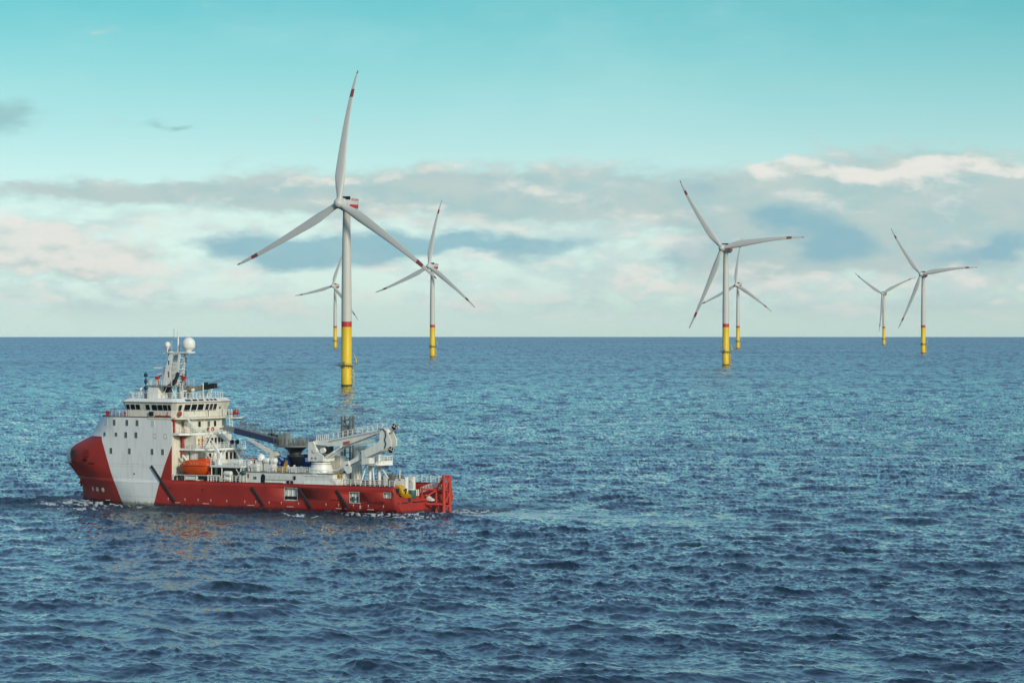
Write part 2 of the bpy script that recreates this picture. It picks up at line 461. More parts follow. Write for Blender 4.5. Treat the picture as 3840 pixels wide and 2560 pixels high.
def sea_patch(dist, az):
    D, A = np.meshgrid(dist, az, indexing='ij')
    x = D * np.sin(A); y = D * np.cos(A)
    c, s = math.cos(.61), math.sin(.61)
    x2 = x * c - y * s + 13.7; y2 = x * s + y * c                    # second tile is turned so the two never repeat together
    # local ship coordinates, for the calmer lee and the wake
    u = (x - SHIP_O[0]) * FW[0] + (y - SHIP_O[1]) * FW[1]; v = (x - SHIP_O[0]) * PO[0] + (y - SHIP_O[1]) * PO[1]
    wake = np.exp(-((v + 3) / 10.0) ** 2) * ((u < 4) & (u > -110)) * np.clip((u + 110) / 90, 0, 1) * np.clip((4 - u) / 6, 0, 1)
    hull = np.exp(-np.clip(np.abs(v) - 8.5, 0, None) / 5.0) * ((u > -4) & (u < 86))
    wash = np.exp(-(np.clip(np.abs(v - 6) - 8, 0, None) / 22.0) ** 2) * ((u > -12) & (u < 95))      # small broken water beside the moving hull
    calm = 1 - .85 * wake - .12 * hull
    c1, s1 = math.cos(.61), math.sin(.61)
    h = samp(T1, 'h', x, y) * calm; dx = samp(T1, 'dx', x, y) * calm; dy = samp(T1, 'dy', x, y) * calm
    h2 = T2G * samp(T2, 'h', x2, y2); kk = T2G * (1 - .6 * wake); e1 = kk * samp(T2, 'dx', x2, y2); e2 = kk * samp(T2, 'dy', x2, y2)
    patch = np.clip(1 + .2 * samp(T1, 'h', x / 13.0 + 77, y / 13.0) / (SEA_HS / 4) + .18 * samp(T1, 'h', x / 3.1 + 7, y / 3.1 + 50) / (SEA_HS / 4), .5, 1.6)   # gusts
    h = (h + h2 * patch * calm * (1 - .5 * wake) * (1 + .7 * wash)); dx = dx + e1 * c1 + e2 * s1; dy = dy - e1 * s1 + e2 * c1
    X_ = x + CHOP * dx; Y_ = y + CHOP * dy; Z_ = h + sea_drop(x, y)
    # foam: sharp crests, and the churned water round the hull and behind the stern
    crest = h + .0
    sx = samp(T1, 'sx', x, y)
    n = samp(T2, 'h', x * 1.7 + 5, y * 1.7) / (abs(T2['h']).std() + 1e-9)
    foam = np.clip((crest / (SEA_HS / 4) - 2.75) * 1.6, 0, 1) * np.clip(n * .5 + .2, 0, 1) * .8
    ed = np.clip(np.abs(v) - 8.2, 0, None)
    bow = .9 * np.exp(-((u - 57) / 6) ** 2 - ((v - 30) / 3.0) ** 2) + .9 * np.exp(-((u - 66) / 5) ** 2 - ((v - 25) / 3.0) ** 2) + 1.8 * np.exp(-((u + 11.7) / 2.4) ** 2 - ((v - 38.3) / 1.6) ** 2) + .8 * np.exp(-((u + 6) / 6) ** 2 - ((v + 19) / 1.2) ** 2) \
        + 1.1 * np.exp(-((u + 5) / 4) ** 2 - ((v - 13) / 3) ** 2) + np.exp(-((u - 76) / 7.0) ** 2 - (ed / 7.0) ** 2) + .8 * np.exp(-((u - 60) / 9.0) ** 2 - ((v - 15) / 3.2) ** 2) + 1.3 * np.exp(-((u - 3) / 7) ** 2 - ((v - 10.5) / 2.4) ** 2) \
        + 1.0 * np.exp(-((u - 11.5) / 5) ** 2 - ((v - 22.) / 1.6) ** 2) + .7 * np.exp(-((u - 70) / 6.0) ** 2 - ((v - 13) / 4) ** 2)
    along = .45 * ((u > 0) & (u < 78)) * np.exp(-(ed / 1.3) ** 2)
    stern = 1.05 * wake * ((u < -1)) * np.exp(-(np.clip(-u - 3, 0, None) / 60))
    foam = np.maximum(foam, np.clip((1.3 * bow + along + stern) * np.clip(n * .6 + .36, 0, 1.3), 0, 1))
    lod = np.clip((D - 300) / 2500, 0, 1)
    lod = lod + 3.6 * wash * (D < 900)
    # beyond about a kilometre the rows of the sheet are farther apart than the waves: keep the waves' own slopes for shading
    ux, uy = np.sin(A), np.cos(A)
    gp = .55 + .45 * patch; gz = CAM_H / D
    wgt = np.clip((D - 420) / 800, 0, 1); w2 = np.clip((D - 280) / 380, 0, 1)       # ripples first, then the running sea

    def fold(s_x, s_y):                                             # wave backs are hidden behind crests at this low angle
        sr = s_x * ux + s_y * uy; st = s_x * uy - s_y * ux
        sr = np.abs(sr + gz) - gz
        return sr * ux + st * uy, sr * uy - st * ux
    a1, b1 = .95 * samp(T1, 'sx', x, y) * gp, .95 * samp(T1, 'sy', x, y) * gp
    r1, r2 = samp(T2, 'sx', x2, y2), samp(T2, 'sy', x2, y2)
    fd = 1 - .6 * np.clip((D - 600) / 1200, 0, 1)
    a2, b2 = FAR2 * fd * (r1 * c1 + r2 * s1) * gp * (1 - .6 * wake), FAR2 * fd * (-r1 * s1 + r2 * c1) * gp * (1 - .6 * wake)
    f1, f2 = fold(a1 * wgt + a2 * w2, b1 * wgt + b2 * w2)
    # far off one sees many waves at once along the line of sight: their slopes average towards the mean visible one
    keep = 1 / np.sqrt(1 + D ** 2 * .00031 / CAM_H / 16.0) ; keep = np.clip(keep * 1.1, 0, 1)
    m1, m2 = MEAN_SL * wgt * ux * .9, MEAN_SL * wgt * uy * .9
    f1 = m1 + (f1 - m1) * keep; f2 = m2 + (f2 - m2) * keep
    slope = np.stack([f1, f2, wgt], -1).reshape(-1, 3)
    return X_, Y_, Z_, foam, lod, slope


def grid_faces(r, c, off):
    i = np.arange(r - 1)[:, None] * c + np.arange(c - 1)[None, :] + off
    return np.stack([i, i + 1, i + c + 1, i + c], -1).reshape(-1, 4)


def dist_of(alpha):           # distance at which the curved sea lies alpha radians below level
    return EARTH * (alpha - np.sqrt(np.maximum(alpha ** 2 - 2 * CAM_H / EARTH, 0)))


A_STEP = .000145 * SEA_Q; Z_STEP = .00033 * SEA_Q
al = np.concatenate([np.arange(.20, .1150, -.0006), np.arange(.1150, .0042, -A_STEP)])
dd = dist_of(al)
dd = np.concatenate([dd, np.linspace(dd[-1] + 60, 20300, 90), np.linspace(20400, 27000, 12)])
az = np.arange(-rad(10.5), rad(10.5), Z_STEP); side = np.arange(rad(10.5), rad(48), .0022 * SEA_Q)     # finest where the waves are seen largest, coarser to the sides
az = np.concatenate([-side[::-1], az[1:-1], side])
az_rest = np.linspace(az[-1], 2 * math.pi + az[0], 121)
d_rest = np.concatenate([np.array([1.0]), np.geomspace(20, 27000, 60)])
parts = [sea_patch(dd, az)]
Dr, Ar = np.meshgrid(d_rest, az_rest, indexing='ij')
xr, yr = Dr * np.sin(Ar), Dr * np.cos(Ar)
parts.append((xr, yr, sea_drop(xr, yr) - .02, xr * 0, xr * 0 + 1, np.zeros((xr.size, 3))))
parts.append(sea_patch(np.linspace(2.0, dd[0], 260), np.linspace(az[0], az[-1], 700)))
vs = []; fs = []; fo = []; lo_ = []; sl_ = []; off = 0
for X_, Y_, Z_, F_, L_, S_ in parts:
    r, c = X_.shape
    vs.append(np.stack([X_, Y_, Z_], -1).reshape(-1, 3)); fo.append(F_.ravel()); lo_.append(L_.ravel()); sl_.append(S_)
    fs.append(grid_faces(r, c, off)); off += r * c
vs = np.concatenate(vs).astype(np.float32); fs = np.concatenate(fs)[:, ::-1].astype(np.int32)
me = bpy.data.meshes.new('sea')
me.vertices.add(len(vs)); me.vertices.foreach_set('co', vs.ravel())
me.loops.add(fs.size); me.loops.foreach_set('vertex_index', fs.ravel())
me.polygons.add(len(fs)); me.polygons.foreach_set('loop_start', np.arange(0, fs.size, 4, dtype=np.int32))
me.polygons.foreach_set('use_smooth', np.ones(len(fs), dtype=bool))
for nm, arr in (('foam', fo), ('lod', lo_)):
    at = me.attributes.new(nm, 'FLOAT', 'POINT'); at.data.foreach_set('value', np.concatenate(arr).astype(np.float32))
at = me.attributes.new('slope', 'FLOAT_VECTOR', 'POINT'); at.data.foreach_set('vector', np.concatenate(sl_).astype(np.float32).ravel())
me.update()
print('sea verts', len(vs), 'up', me.polygons[1000].normal.z)
sea = bpy.data.objects.new('sea', me); link(sea); tag(sea, kind='structure')

m, nt, b = node_mat('sea_water')
N = nt.nodes.new; Lk = nt.links.new
tc = N('ShaderNodeTexCoord')
lod = N('ShaderNodeAttribute'); lod.attribute_name = 'lod'
fm = N('ShaderNodeAttribute'); fm.attribute_name = 'foam'


def wnoise(sx, sy, rot, sc, det, rgh):
    mp = N('ShaderNodeMapping'); mp.inputs['Scale'].default_value = (sx, sy, 1); mp.inputs['Rotation'].default_value = (0, 0, rot)
    Lk(tc.outputs['Object'], mp.inputs['Vector'])
    n = N('ShaderNodeTexNoise'); n.inputs['Scale'].default_value = sc; n.inputs['Detail'].default_value = det; n.inputs['Roughness'].default_value = rgh
    Lk(mp.outputs['Vector'], n.inputs['Vector'])
    return n.outputs['Fac']


rip = wnoise(.5, 1.0, rad(30), 1.7, 4, .6)
gust = sstep(wnoise(.35, 1.0, rad(12), .0045, 9, .68), .32, .68)        # cat's paws: rougher and smoother water
sa = N('ShaderNodeAttribute'); sa.attribute_name = 'slope'
geo = N('ShaderNodeNewGeometry')
ss = N('ShaderNodeSeparateXYZ'); Lk(sa.outputs['Vector'], ss.inputs[0])
up = N('ShaderNodeCombineXYZ'); Lk(Mth('MULTIPLY', ss.outputs[0], -1.0), up.inputs[0]); Lk(Mth('MULTIPLY', ss.outputs[1], -1.0), up.inputs[1]); up.inputs[2].default_value = 0
mn = N('ShaderNodeMix'); mn.data_type = 'VECTOR'; Lk(ss.outputs[2], mn.inputs[0]); Lk(geo.outputs['Normal'], mn.inputs[4]); mn.inputs[5].default_value = (0, 0, 1)
nn = N('ShaderNodeVectorMath'); nn.operation = 'NORMALIZE'; ad = N('ShaderNodeVectorMath'); ad.operation = 'ADD'; Lk(mn.outputs[1], ad.inputs[0]); Lk(up.outputs[0], ad.inputs[1]); Lk(ad.outputs[0], nn.inputs[0])
bp = N('ShaderNodeBump'); bp.inputs['Distance'].default_value = 1.0; bp.inputs['Strength'].default_value = 1.0
Lk(Mth('MULTIPLY', Mth('MULTIPLY', rip, Mth('SUBTRACT', 1.0, ss.outputs[2])), Mth('MULTIPLY_ADD', gust, SEA_RIP, SEA_RIP * .4)), bp.inputs['Height'])
Lk(nn.outputs[0], bp.inputs['Normal'])
Lk(bp.outputs[0], b.inputs['Normal'])
ff = sstep(Mth('ADD', fm.outputs['Fac'], Mth('MULTIPLY', Mth('SUBTRACT', rip, .5), .9)), .14, 1.0)
Lk(mixc(ff, (*SEA_COL, 1), (.55, .60, .60, 1)), b.inputs['Base Color'])
ro = N('ShaderNodeMapRange'); Lk(lod.outputs['Fac'], ro.inputs[0]); ro.inputs[3].default_value = SEA_R0; ro.inputs[4].default_value = SEA_R1; ro.clamp = False
Lk(Mth('ADD', Mth('ADD', ro.outputs[0], Mth('MULTIPLY', Mth('SUBTRACT', gust, .5), .10)), Mth('MULTIPLY', ff, .4)), b.inputs['Roughness'])
b.inputs['IOR'].default_value = 1.333
me.materials.append(m)

# ------------------------------------------------------------------ wind turbines
WIND_YAW = rad(28.5); TILT = rad(6.1); HUB_Z = 105.0; OVERHANG = 8.0
# turbine frame: X right, Y away from the viewer, Z up; the rotor looks into the wind, towards the viewer's left
DW = Vector((math.sin(WIND_YAW), math.cos(WIND_YAW), 0)); HV = Vector((math.cos(WIND_YAW), -math.sin(WIND_YAW), 0)); UPV = Vector((0, 0, 1))
AXD = (DW * math.cos(TILT) - UPV * math.sin(TILT)); RUP = (UPV * math.cos(TILT) + DW * math.sin(TILT))
FY = Matrix((DW, -HV, UPV)).transposed()                 # yaw frame: x downwind, y, z
FR = Matrix((AXD, -HV, RUP)).transposed()                # rotor frame, tilted
HUB_P = Vector((0, 0, HUB_Z)) - DW * OVERHANG


def blade_mesh():
    R = 78.3; mb = MB(); n = 20
    st = [(1.6, 3.4, 3.4, 0), (3.0, 3.4, 3.35, 0), (6, 3.7, 3.0, 10), (10, 4.3, 2.3, 15), (15, 5.0, 1.75, 13), (20, 4.9, 1.4, 10.5), (27, 4.3, 1.1, 8), (35, 3.7, .85, 6), (44, 3.1, .65, 4.2),
          (53, 2.55, .5, 2.8), (62.1, 2.1, .38, 1.6), (62.3, 2.09, .38, 1.6), (66.8, 1.75, .3, .8), (67.0, 1.74, .3, .8), (70, 1.55, .26, .4), (74.0, 1.25, .2, .2), (74.2, 1.23, .2, .2), (76.3, .9, .15, 0), (77.7, .5, .08, 0), (78.3, .16, .04, 0)]
    rings = []
    for r, ch, th, tw in st:
        q = r / R; bx = 3.9 * q ** 2.9; by = -3.85 * q ** 2.9; tw = rad(tw + 2)
        k = min(1, max(0, (r - 3) / 9))                  # from round root to aerofoil
        ring = []
        for i in range(n):
            t = 2 * math.pi * i / n
            cx, cy = math.cos(t), math.sin(t)
            u = cx * ch * (1 + .22 * k) / 2; v = cy * th / 2 * (1 - k * .55 * cx)            # blunt nose, thin tail
            u += k * ch * .16
            # chord lies close to the rotor plane (y), thickness along the wind (x)
            p = Vector((v * math.cos(tw) - u * math.sin(tw) * .8, u * math.cos(tw) + v * math.sin(tw), 0))
            ring.append(Vector((p.x + bx, p.y + by, r)))
        rings.append(ring)
    for k in range(len(rings) - 1):
        red = (62.2 <= st[k][0] < 66.9) or st[k][0] >= 76.2
        mb.ring([rings[k], rings[k + 1]], True, False, 1 if red else 0)
    mb.add(rings[0], [tuple(range(n))]); mb.add(rings[-1], [tuple(range(n))], 1)
    me_o = mb.build('blade', [blade_white, blade_red])
    bm = bmesh.new(); bm.from_mesh(me_o.data); bmesh.ops.remove_doubles(bm, verts=bm.verts, dist=.0005); bmesh.ops.recalc_face_normals(bm, faces=bm.faces); bm.to_mesh(me_o.data); bm.free()
    me = me_o.data; bpy.data.objects.remove(me_o)
    return me


def place(o, M3, p):
    m4 = M3.to_4x4(); m4.translation = p; o.matrix_local = m4


BLADE = blade_mesh()


def make_turbine():
    root = empty('wind_turbine')
    f = MB()
    f.lathe((0, 0, 0), [(3.125, -9), (3.125, .75)], 48, mi=1); f.lathe((0, 0, 0), [(3.12, .75), (3.12, 11.6), (3.02, 11.7), (3.02, 34.0)], 48)
    f.lathe((0, 0, 0), [(3.22, 10.2), (3.22, 10.6)], 48)
    fo = f.build('foundation', [found_yel, algae], root)
    p = MB()
    deck = []
    for i in range(40):
        t = 2 * math.pi * i / 40; r = 4.7 + 1.9 * max(0, math.cos(t)) ** 3
        deck.append((r * math.cos(t), r * math.sin(t)))
    p.prism(deck, 11.75, 12.05, 'z')
    pts = [Vector((x * .98, y * .98, 12.05)) for x, y in deck] + [Vector((deck[0][0] * .98, deck[0][1] * .98, 12.05))]
    p.rail(pts, 1.15, 1.0, .035)
    for i in range(8):
        t = 2 * math.pi * (i + .5) / 8; c, s = math.cos(t), math.sin(t)
        p.beam((3.1 * c, 3.1 * s, 10.3), (4.5 * c, 4.5 * s, 11.75), .16, .25)
    p.build('platform', steel, fo)
    l = MB()
    for y in (-2.4, -.6):
        l.tube((4.3, y, -3), (4.3, y, 8.2), .2); l.tube((4.3, y, 8.2), (3.1, y, 9.4), .2)
        for z in (1.2, 4.5, 7.4): l.tube((3.0, y, z), (4.3, y, z), .14)
    for k in range(34): l.tube((4.0, -1.9, -1.5 + k * .4), (4.0, -1.1, -1.5 + k * .4), .035, n=6)
    for y in (-1.9, -1.1): l.tube((4.0, y, -3), (4.0, y, 12.6), .06, n=6)
    l.build('boat_landing', found_yel, fo)
    c = MB()
    c.tube((5.7, -1, 12), (5.7, -1, 15.0), .26, .2); c.tube((5.75, -1, 14.8), (4.0, -1.3, 19.0), .24, .12); c.tube((5.6, -1, 13.2), (5.2, -1.1, 16.0), .1)
    c.box((5.7, -1, 14.6), (.7, .6, .9))
    c.build('davit', found_yel, fo)
    d = MB(); d.box((-1.2, -3.03, 13.15), (.9, .12, 2.1)); d.build('door', greyp, fo)
    t = MB()
    t.lathe((0, 0, 0), [(3.03, 34.0), (3.03, 37.1)], 48, mi=1)
    t.lathe((0, 0, 0), [(3.0, 37.1), (2.94, 52), (2.72, 70), (2.4, 88), (2.1, 100.8), (2.25, 101.0), (2.25, 101.6)], 48)
    t.build('tower', [tower_white, mark_red], root)
    # nacelle in the yaw frame: x downwind, origin on the tower axis at hub height
    nb = MB()
    prof = []
    for i in range(25):                                   # cross-section: flat top and sides, round belly
        a = math.pi + math.pi * i / 24
        prof.append((3.05 * math.cos(a), -1.0 + 3.2 * math.sin(a)))
    prof += [(3.05, 2.0), (2.8, 2.35), (-2.8, 2.35), (-3.05, 2.0)]
    xs = [(-3.6, .93), (-3.0, 1.0), (7.9, 1.0), (8.6, .94), (8.85, .84)]
    nb.ring([[Vector((x, y * s, z * s)) for y, z in prof] for x, s in xs], True, True, 0, True)
    nb.lathe((0, 0, 0), [(3.0, -6.6), (3.3, -6.3), (3.3, -3.9), (3.1, -3.5)], 40, 'x')
    nc = nb.build('nacelle', [blade_white], root); place(nc, FY, (0, 0, HUB_Z))
    s = MB()
    for y in (-3.075, 3.075): s.bb(-1.4, 8.0, y - .025, y + .025, -2.2, -.25)
    s.build('red_stripe', mark_red, nc)
    w = MB()                                              # winching deck walls on the roof
    for y in (-3.1, 3.1): w.prism([(-1.35, 2.0), (8.7, 2.0), (8.7, 3.1), (.2, 3.5), (-1.0, 4.2), (-1.35, 4.2)], y - .05, y + .05)
    w.bb(8.6, 8.7, -3.05, 3.05, 2.36, 3.1); w.bb(-1.2, 8.6, -3.04, 3.04, 2.37, 2.5)
    w.build('winch_deck', blade_white, nc)
    cr = MB(); cr.bb(-1.45, -1.22, -3.3, 3.3, 2.4, 4.35)
    cr.build('cooler', black, nc)
    for y in (-3.17, 3.17):                               # red lettering, too small to read in the photograph
        tx = MB(); tx.bb(.45, 7.75, y - .01, y + .01, 2.02, 2.12)
        for x0, h in ((.5, 1.0), (1.2, 1.1), (1.6, .7), (2.3, 1.1), (3.3, 1.1), (4.2, 1.1), (5.0, 1.1), (5.4, .7), (6.3, 1.1), (6.7, 1.1), (7.4, .9)):
            tx.bb(x0, x0 + .3, y - .015, y + .015, 2.1, 2.1 + h)
        tx.build('lettering', mark_red, nc)
    h = MB()
    h.lathe((0, 0, 0), [(.05, -3.6), (1.0, -3.5), (1.9, -3.0), (2.6, -2.1), (2.95, -1.0), (3.05, .4), (3.05, 1.5), (3.05, 2.0)], 40, 'x')
    for i in range(3):
        a = rad(120 * i + 1.1); d_ = Vector((0, -math.sin(a), math.cos(a)))
        h.tube(d_ * .5, d_ * 3.4, 1.95, 1.8, 24)
    hb = h.build('hub', blade_white, root); place(hb, FR, HUB_P)
    for i in range(3):
        b_ = bpy.data.objects.new('blade', BLADE); link(b_, root)
    return root


def set_rotor(root, phase):
    k = 0
    for ch in root.children:
        base = ch.name.split('.')[0]
        if base == 'hub': place(ch, FR @ Matrix.Rotation(rad(phase - 1.1), 3, 'X'), HUB_P)
        if base == 'blade':
            place(ch, FR @ Matrix.Rotation(rad(phase + 120 * k), 3, 'X'), HUB_P); k += 1


turb0 = make_turbine()
# (bearing offset in thousandths, distance in metres, rotor phase, label)
FARM = [(-51.7, 1850, 1.1, 'largest and nearest white wind turbine on a yellow foundation, behind the red ship'),
        (-55.25, 5431, 15.5, 'small distant wind turbine half hidden behind the tower of the nearest one'),
        (-24.87, 3728, 5.0, 'wind turbine just right of the nearest one, whose blade tip crosses its rotor'),
        (66.8, 2881, -39.5, 'second largest wind turbine, one blade level to the right, a smaller one close behind it'),
        (70.6, 5311, 1.5, 'small wind turbine close behind the second largest one, its left blade passing behind that tower'),
        (116.2, 6580, -58.5, 'smallest wind turbine, rotor in a Y with one blade hanging down along its tower'),
        (128.5, 4281, -39.5, 'rightmost wind turbine, one blade level to the right, beside a smaller Y shaped one')]
for i, (bx, d, ph, lab) in enumerate(FARM):
    o = turb0 if i == 0 else copy_tree(turb0)
    x = bx / 1000 * d
    o.location = (x, d, sea_drop(x, d))
    set_rotor(o, ph)
    tag(o, lab, 'wind turbine', 'wind turbines standing in the sea')

# ------------------------------------------------------------------ the ship
# ship frame: x forward from the transom, y to port (the side we see), z up from the waterline
SHIP = empty('supply_ship', (SHIP_O[0], SHIP_O[1], sea_drop(*SHIP_O)), math.pi - SHIP_TH)
tag(SHIP, 'red and white offshore supply ship with tall bridge and deck cranes', 'ship')


def hull_material():
    m, nt, b = node_mat('hull_paint')
    global N, Lk
    N = nt.nodes.new; Lk = nt.links.new
    tc = N('ShaderNodeTexCoord'); s = N('ShaderNodeSeparateXYZ'); Lk(tc.outputs['Object'], s.inputs[0]); x, y, z = s.outputs
    fz = Mth('MULTIPLY_ADD', z, .365, 64.05)
    az_ = Mth('SUBTRACT', 55.9, Mth('ADD', Mth('MULTIPLY', z, .27), Mth('MULTIPLY', Mth('MULTIPLY', z, z), .0095)))
    band = Mth('MULTIPLY', Mth('LESS_THAN', x, fz), Mth('GREATER_THAN', x, az_))
    top = Mth('GREATER_THAN', z, 12.9)
    nose = Mth('MULTIPLY', Mth('LESS_THAN', y, 6.3), Mth('MULTIPLY', Mth('GREATER_THAN', z, 7.6), Mth('GREATER_THAN', x, 72)))
    wh = Mth('MAXIMUM', Mth('MAXIMUM', band, top), nose)
    mp = N('ShaderNodeMapping'); mp.inputs['Scale'].default_value = (.5, .5, .07); Lk(tc.outputs['Object'], mp.inputs['Vector'])
    nz = N('ShaderNodeTexNoise'); nz.inputs['Scale'].default_value = 2.4; nz.inputs['Detail'].default_value = 8; nz.inputs['Roughness'].default_value = .7; Lk(mp.outputs['Vector'], nz.inputs['Vector'])
    n2 = N('ShaderNodeTexNoise'); n2.inputs['Scale'].default_value = .22; n2.inputs['Detail'].default_value = 5; Lk(tc.outputs['Object'], n2.inputs['Vector'])
    redc = mixc(sstep(n2.outputs['Fac'], .35, .65), (.38, .028, .016, 1), (.29, .022, .014, 1))
    redc = mixc(Mth('MULTIPLY', sstep(nz.outputs['Fac'], .52, .8), .5), redc, (.14, .018, .016, 1))
    whc = mixc(Mth('MULTIPLY', sstep(nz.outputs['Fac'], .45, .8), .6), (.71, .74, .71, 1), (.44, .43, .36, 1))
    # plate seams and scuffs on the white
    seam = None
    for zz, w in ((7.75, .05), (7.3, .035), (4.75, .05), (4.2, .04), (1.6, .04)):
        l = Mth('LESS_THAN', Mth('ABSOLUTE', Mth('SUBTRACT', Mth('ADD', z, Mth('MULTIPLY', Mth('SUBTRACT', n2.outputs['Fac'], .5), .5)), zz)), w)
        seam = l if seam is None else Mth('MAXIMUM', seam, l)
    whc = mixc(Mth('MULTIPLY', seam, .32), whc, (.22, .22, .20, 1))
    foul = Mth('MULTIPLY', sstep(Mth('SUBTRACT', z, Mth('MULTIPLY', nz.outputs['Fac'], 1.1)), .25, -.35), .85)
    col = mixc(wh, redc, whc)
    col = mixc(foul, col, mixc(wh, (.05, .012, .012, 1), (.20, .19, .09, 1)))
    Lk(col, b.inputs['Base Color']); b.inputs['Roughness'].default_value = .55
    # slightly dished plates between the frames
    wv_ = N('ShaderNodeTexNoise'); wv_.inputs['Scale'].default_value = .55; wv_.inputs['Detail'].default_value = 2; Lk(tc.outputs['Object'], wv_.inputs['Vector'])
    bp_ = N('ShaderNodeBump'); bp_.inputs['Strength'].default_value = .5; bp_.inputs['Distance'].default_value = .05; Lk(wv_.outputs['Fac'], bp_.inputs['Height']); Lk(bp_.outputs[0], b.inputs['Normal'])
    return m


hullm = hull_material()


def lerp_t(tab, z):
    for (a, va), (b, vb) in zip(tab, tab[1:]):
        if z <= b: return va + (vb - va) * max(0, (z - a)) / (b - a)
    return tab[-1][1]


XS = [(-3, 79.4), (0, 80.2), (3, 80.1), (4.2, 80.5), (5.7, 81.5), (7.4, 82.5), (7.8, 82.55), (9, 82.5), (10.3, 82.0), (10.9, 81.2), (11.8, 79.0), (12.9, 76.0), (14.5, 74.6), (16.75, 72.7)]
AA = [(-3, 26), (0, 24), (3, 20), (5.7, 16.5), (7.5, 14), (9, 13), (10.5, 12), (12.9, 10), (16.75, 8)]
EE = [(-3, 1.05), (0, .95), (3, .8), (7.5, .55), (9, .5), (16.75, .5)]
RB = [(-3, 5.0), (-1.5, 3.4), (0, 1.5), (.5, 1.0), (1.2, .5), (1.88, .2), (2.95, 0), (20, 0)]
STX = [1.59, 3.17, 5.5, 8.58, 10.71, 15, 22.38, 25.33, 30, 36, 45, 51.6]


def stern_x(z): return .2 * max(z, 0) / 2 if z < 2 else .2 + (z - 2) * .23


def plan(z, x_from=None):
    """port side outline at height z, stern to stem"""
    xs, a, e = lerp_t(XS, z), lerp_t(AA, z), lerp_t(EE, z); sh = xs - a
    pts = []
    if x_from is None:
        r = lerp_t(RB, z)
        for x in [stern_x(z)] + STX:
            s = min(1, max(0, (22 - x) / 18))
            pts.append((x, 8.5 - r * s))
    else: pts.append((x_from, 8.5))
    for k in (1, 2): pts.append((51.6 + (sh - 51.6) * k / 3, 8.5))
    for k in range(19):
        t = math.sin(k / 18 * math.pi / 2)
        pts.append((sh + a * t, 8.5 * max(0, 1 - t ** 2) ** e))
    return pts


def shell(levels, x_from=None, holes=()):
    mb = MB(); rows = []
    for z in levels:
        p = plan(z, x_from)
        rows.append([Vector((x, y, z)) for x, y in p] + [Vector((x, -y, z)) for x, y in p[::-1][1:]])
    n = len(rows[0]); vs = [v for r in rows for v in r]; fs = []
    for i in range(len(levels) - 1):
        for j in range(n - 1):
            if any(h[0] <= rows[i][j].x + 1e-3 and rows[i][j + 1].x <= h[1] + 1e-3 and rows[i][j].y > 0 and h[2] <= levels[i] + 1e-3 and levels[i + 1] <= h[3] + 1e-3 for h in holes): continue
            fs.append((i * n + j, i * n + j + 1, (i + 1) * n + j + 1, (i + 1) * n + j))
    mb.add(vs, fs, 0, True)
    return mb, rows


PORTS = [(22.38, 25.33, 1.88, 4.2), (8.58, 10.71, 1.88, 3.8), (1.59, 3.17, 2.95, 3.9)]
HL = [-3, -1.5, -.3, 0, .5, 1.2, 1.88, 2.95, 3.8, 3.9, 4.2, 4.9]
mb, rows = shell(HL, None, PORTS)
for i in range(len(HL) - 1):                                  # transom, low in the middle, with a raised wing at each corner
    a, b = rows[i], rows[i + 1]
    if HL[i + 1] <= 2.96: mb.add([a[0], a[-1], b[-1], b[0]], [(0, 1, 2, 3)])
    else:
        for s, w in ((1, .65), (-1, 1.7)):
            q0 = a[0] if s > 0 else a[-1]; q1 = b[0] if s > 0 else b[-1]
            mb.add([q0, (q0.x, q0.y - s * w, q0.z), (q1.x, q1.y - s * w, q1.z), q1], [(0, 1, 2, 3)])
hull = mb.build('hull', hullm, SHIP)
hull.modifiers.new('thick', 'SOLIDIFY').thickness = .06
m2 = MB()
m2.bb(.9, 14, -8.42, 8.42, 2.5, 2.6); m2.bb(14, 51.6, -8.42, 8.42, 4.74, 4.84); m2.bb(14.0, 14.12, -8.4, 8.4, 2.6, 4.74)
m2.build('main_deck', deckm, SHIP)
w = MB(); w.bb(.95, 13.9, 7.0, 8.42, 4.74, 4.86); w.bb(.95, 13.9, 7.0, 7.08, 2.61, 4.62)
w.build('side_walkway', redp, SHIP)
w = MB(); w.bb(.95, 14, -8.56, -8.3, 4.9, 5.0); w.bb(.95, 51.5, 8.3, 8.56, 4.9, 4.98); w.bb(14, 51.5, -8.56, -8.3, 4.9, 4.98); w.beam((.42, 7.9, 3.02), (.42, -6.8, 3.02), .22, .12)
w.build('cap_rail', redp, hull)
for (x0, x1, z0, z1) in PORTS:                                # working ports through the side, with the lit passage behind
    r = MB(); d = 8.08
    r.bb(x0 - .2, x1 + .2, d - .06, d, z0 - .1, min(z1 + .2, 4.55)); r.bb(x0 - .2, x1 + .2, d, 8.40, z0 - .16, z0 - .06)
    for k in range(3): r.bb(x0 + (x1 - x0) * (k + .4) / 3, x0 + (x1 - x0) * (k + .4) / 3 + .12, d, d + .1, z0 - .06, min(z1 + .1, 4.5))
    o = r.build('side_port', white, hull)
    f = MB()
    for (a, b) in (((x0, z0), (x1, z0)), ((x1, z0), (x1, z1)), ((x1, z1), (x0, z1)), ((x0, z1), (x0, z0))): f.beam((a[0], 8.5, a[1]), (b[0], 8.5, b[1]), .06, .06, up=(0, 1, 0))
    f.build('frame', cream, o)
g = MB(); g.lathe((23.9, 8.08, 2.35), [(.30, -1.2), (.30, 1.2)], 20, 'x'); g.lathe((23.9, 8.08, 2.35), [(.34, -1.3), (.34, -1.2)], 20, 'x'); g.lathe((23.9, 8.08, 2.35), [(.34, 1.2), (.34, 1.3)], 20, 'x')
g.build('rope_drum', black, SHIP)
for x in (9.0, 10.1):
    g = MB(); g.lathe((x, 8.15, 1.85), [(.22, 0), (.22, .95), (.27, 1.0), (.27, 1.1)], 16); g.build('bollard', green, SHIP)
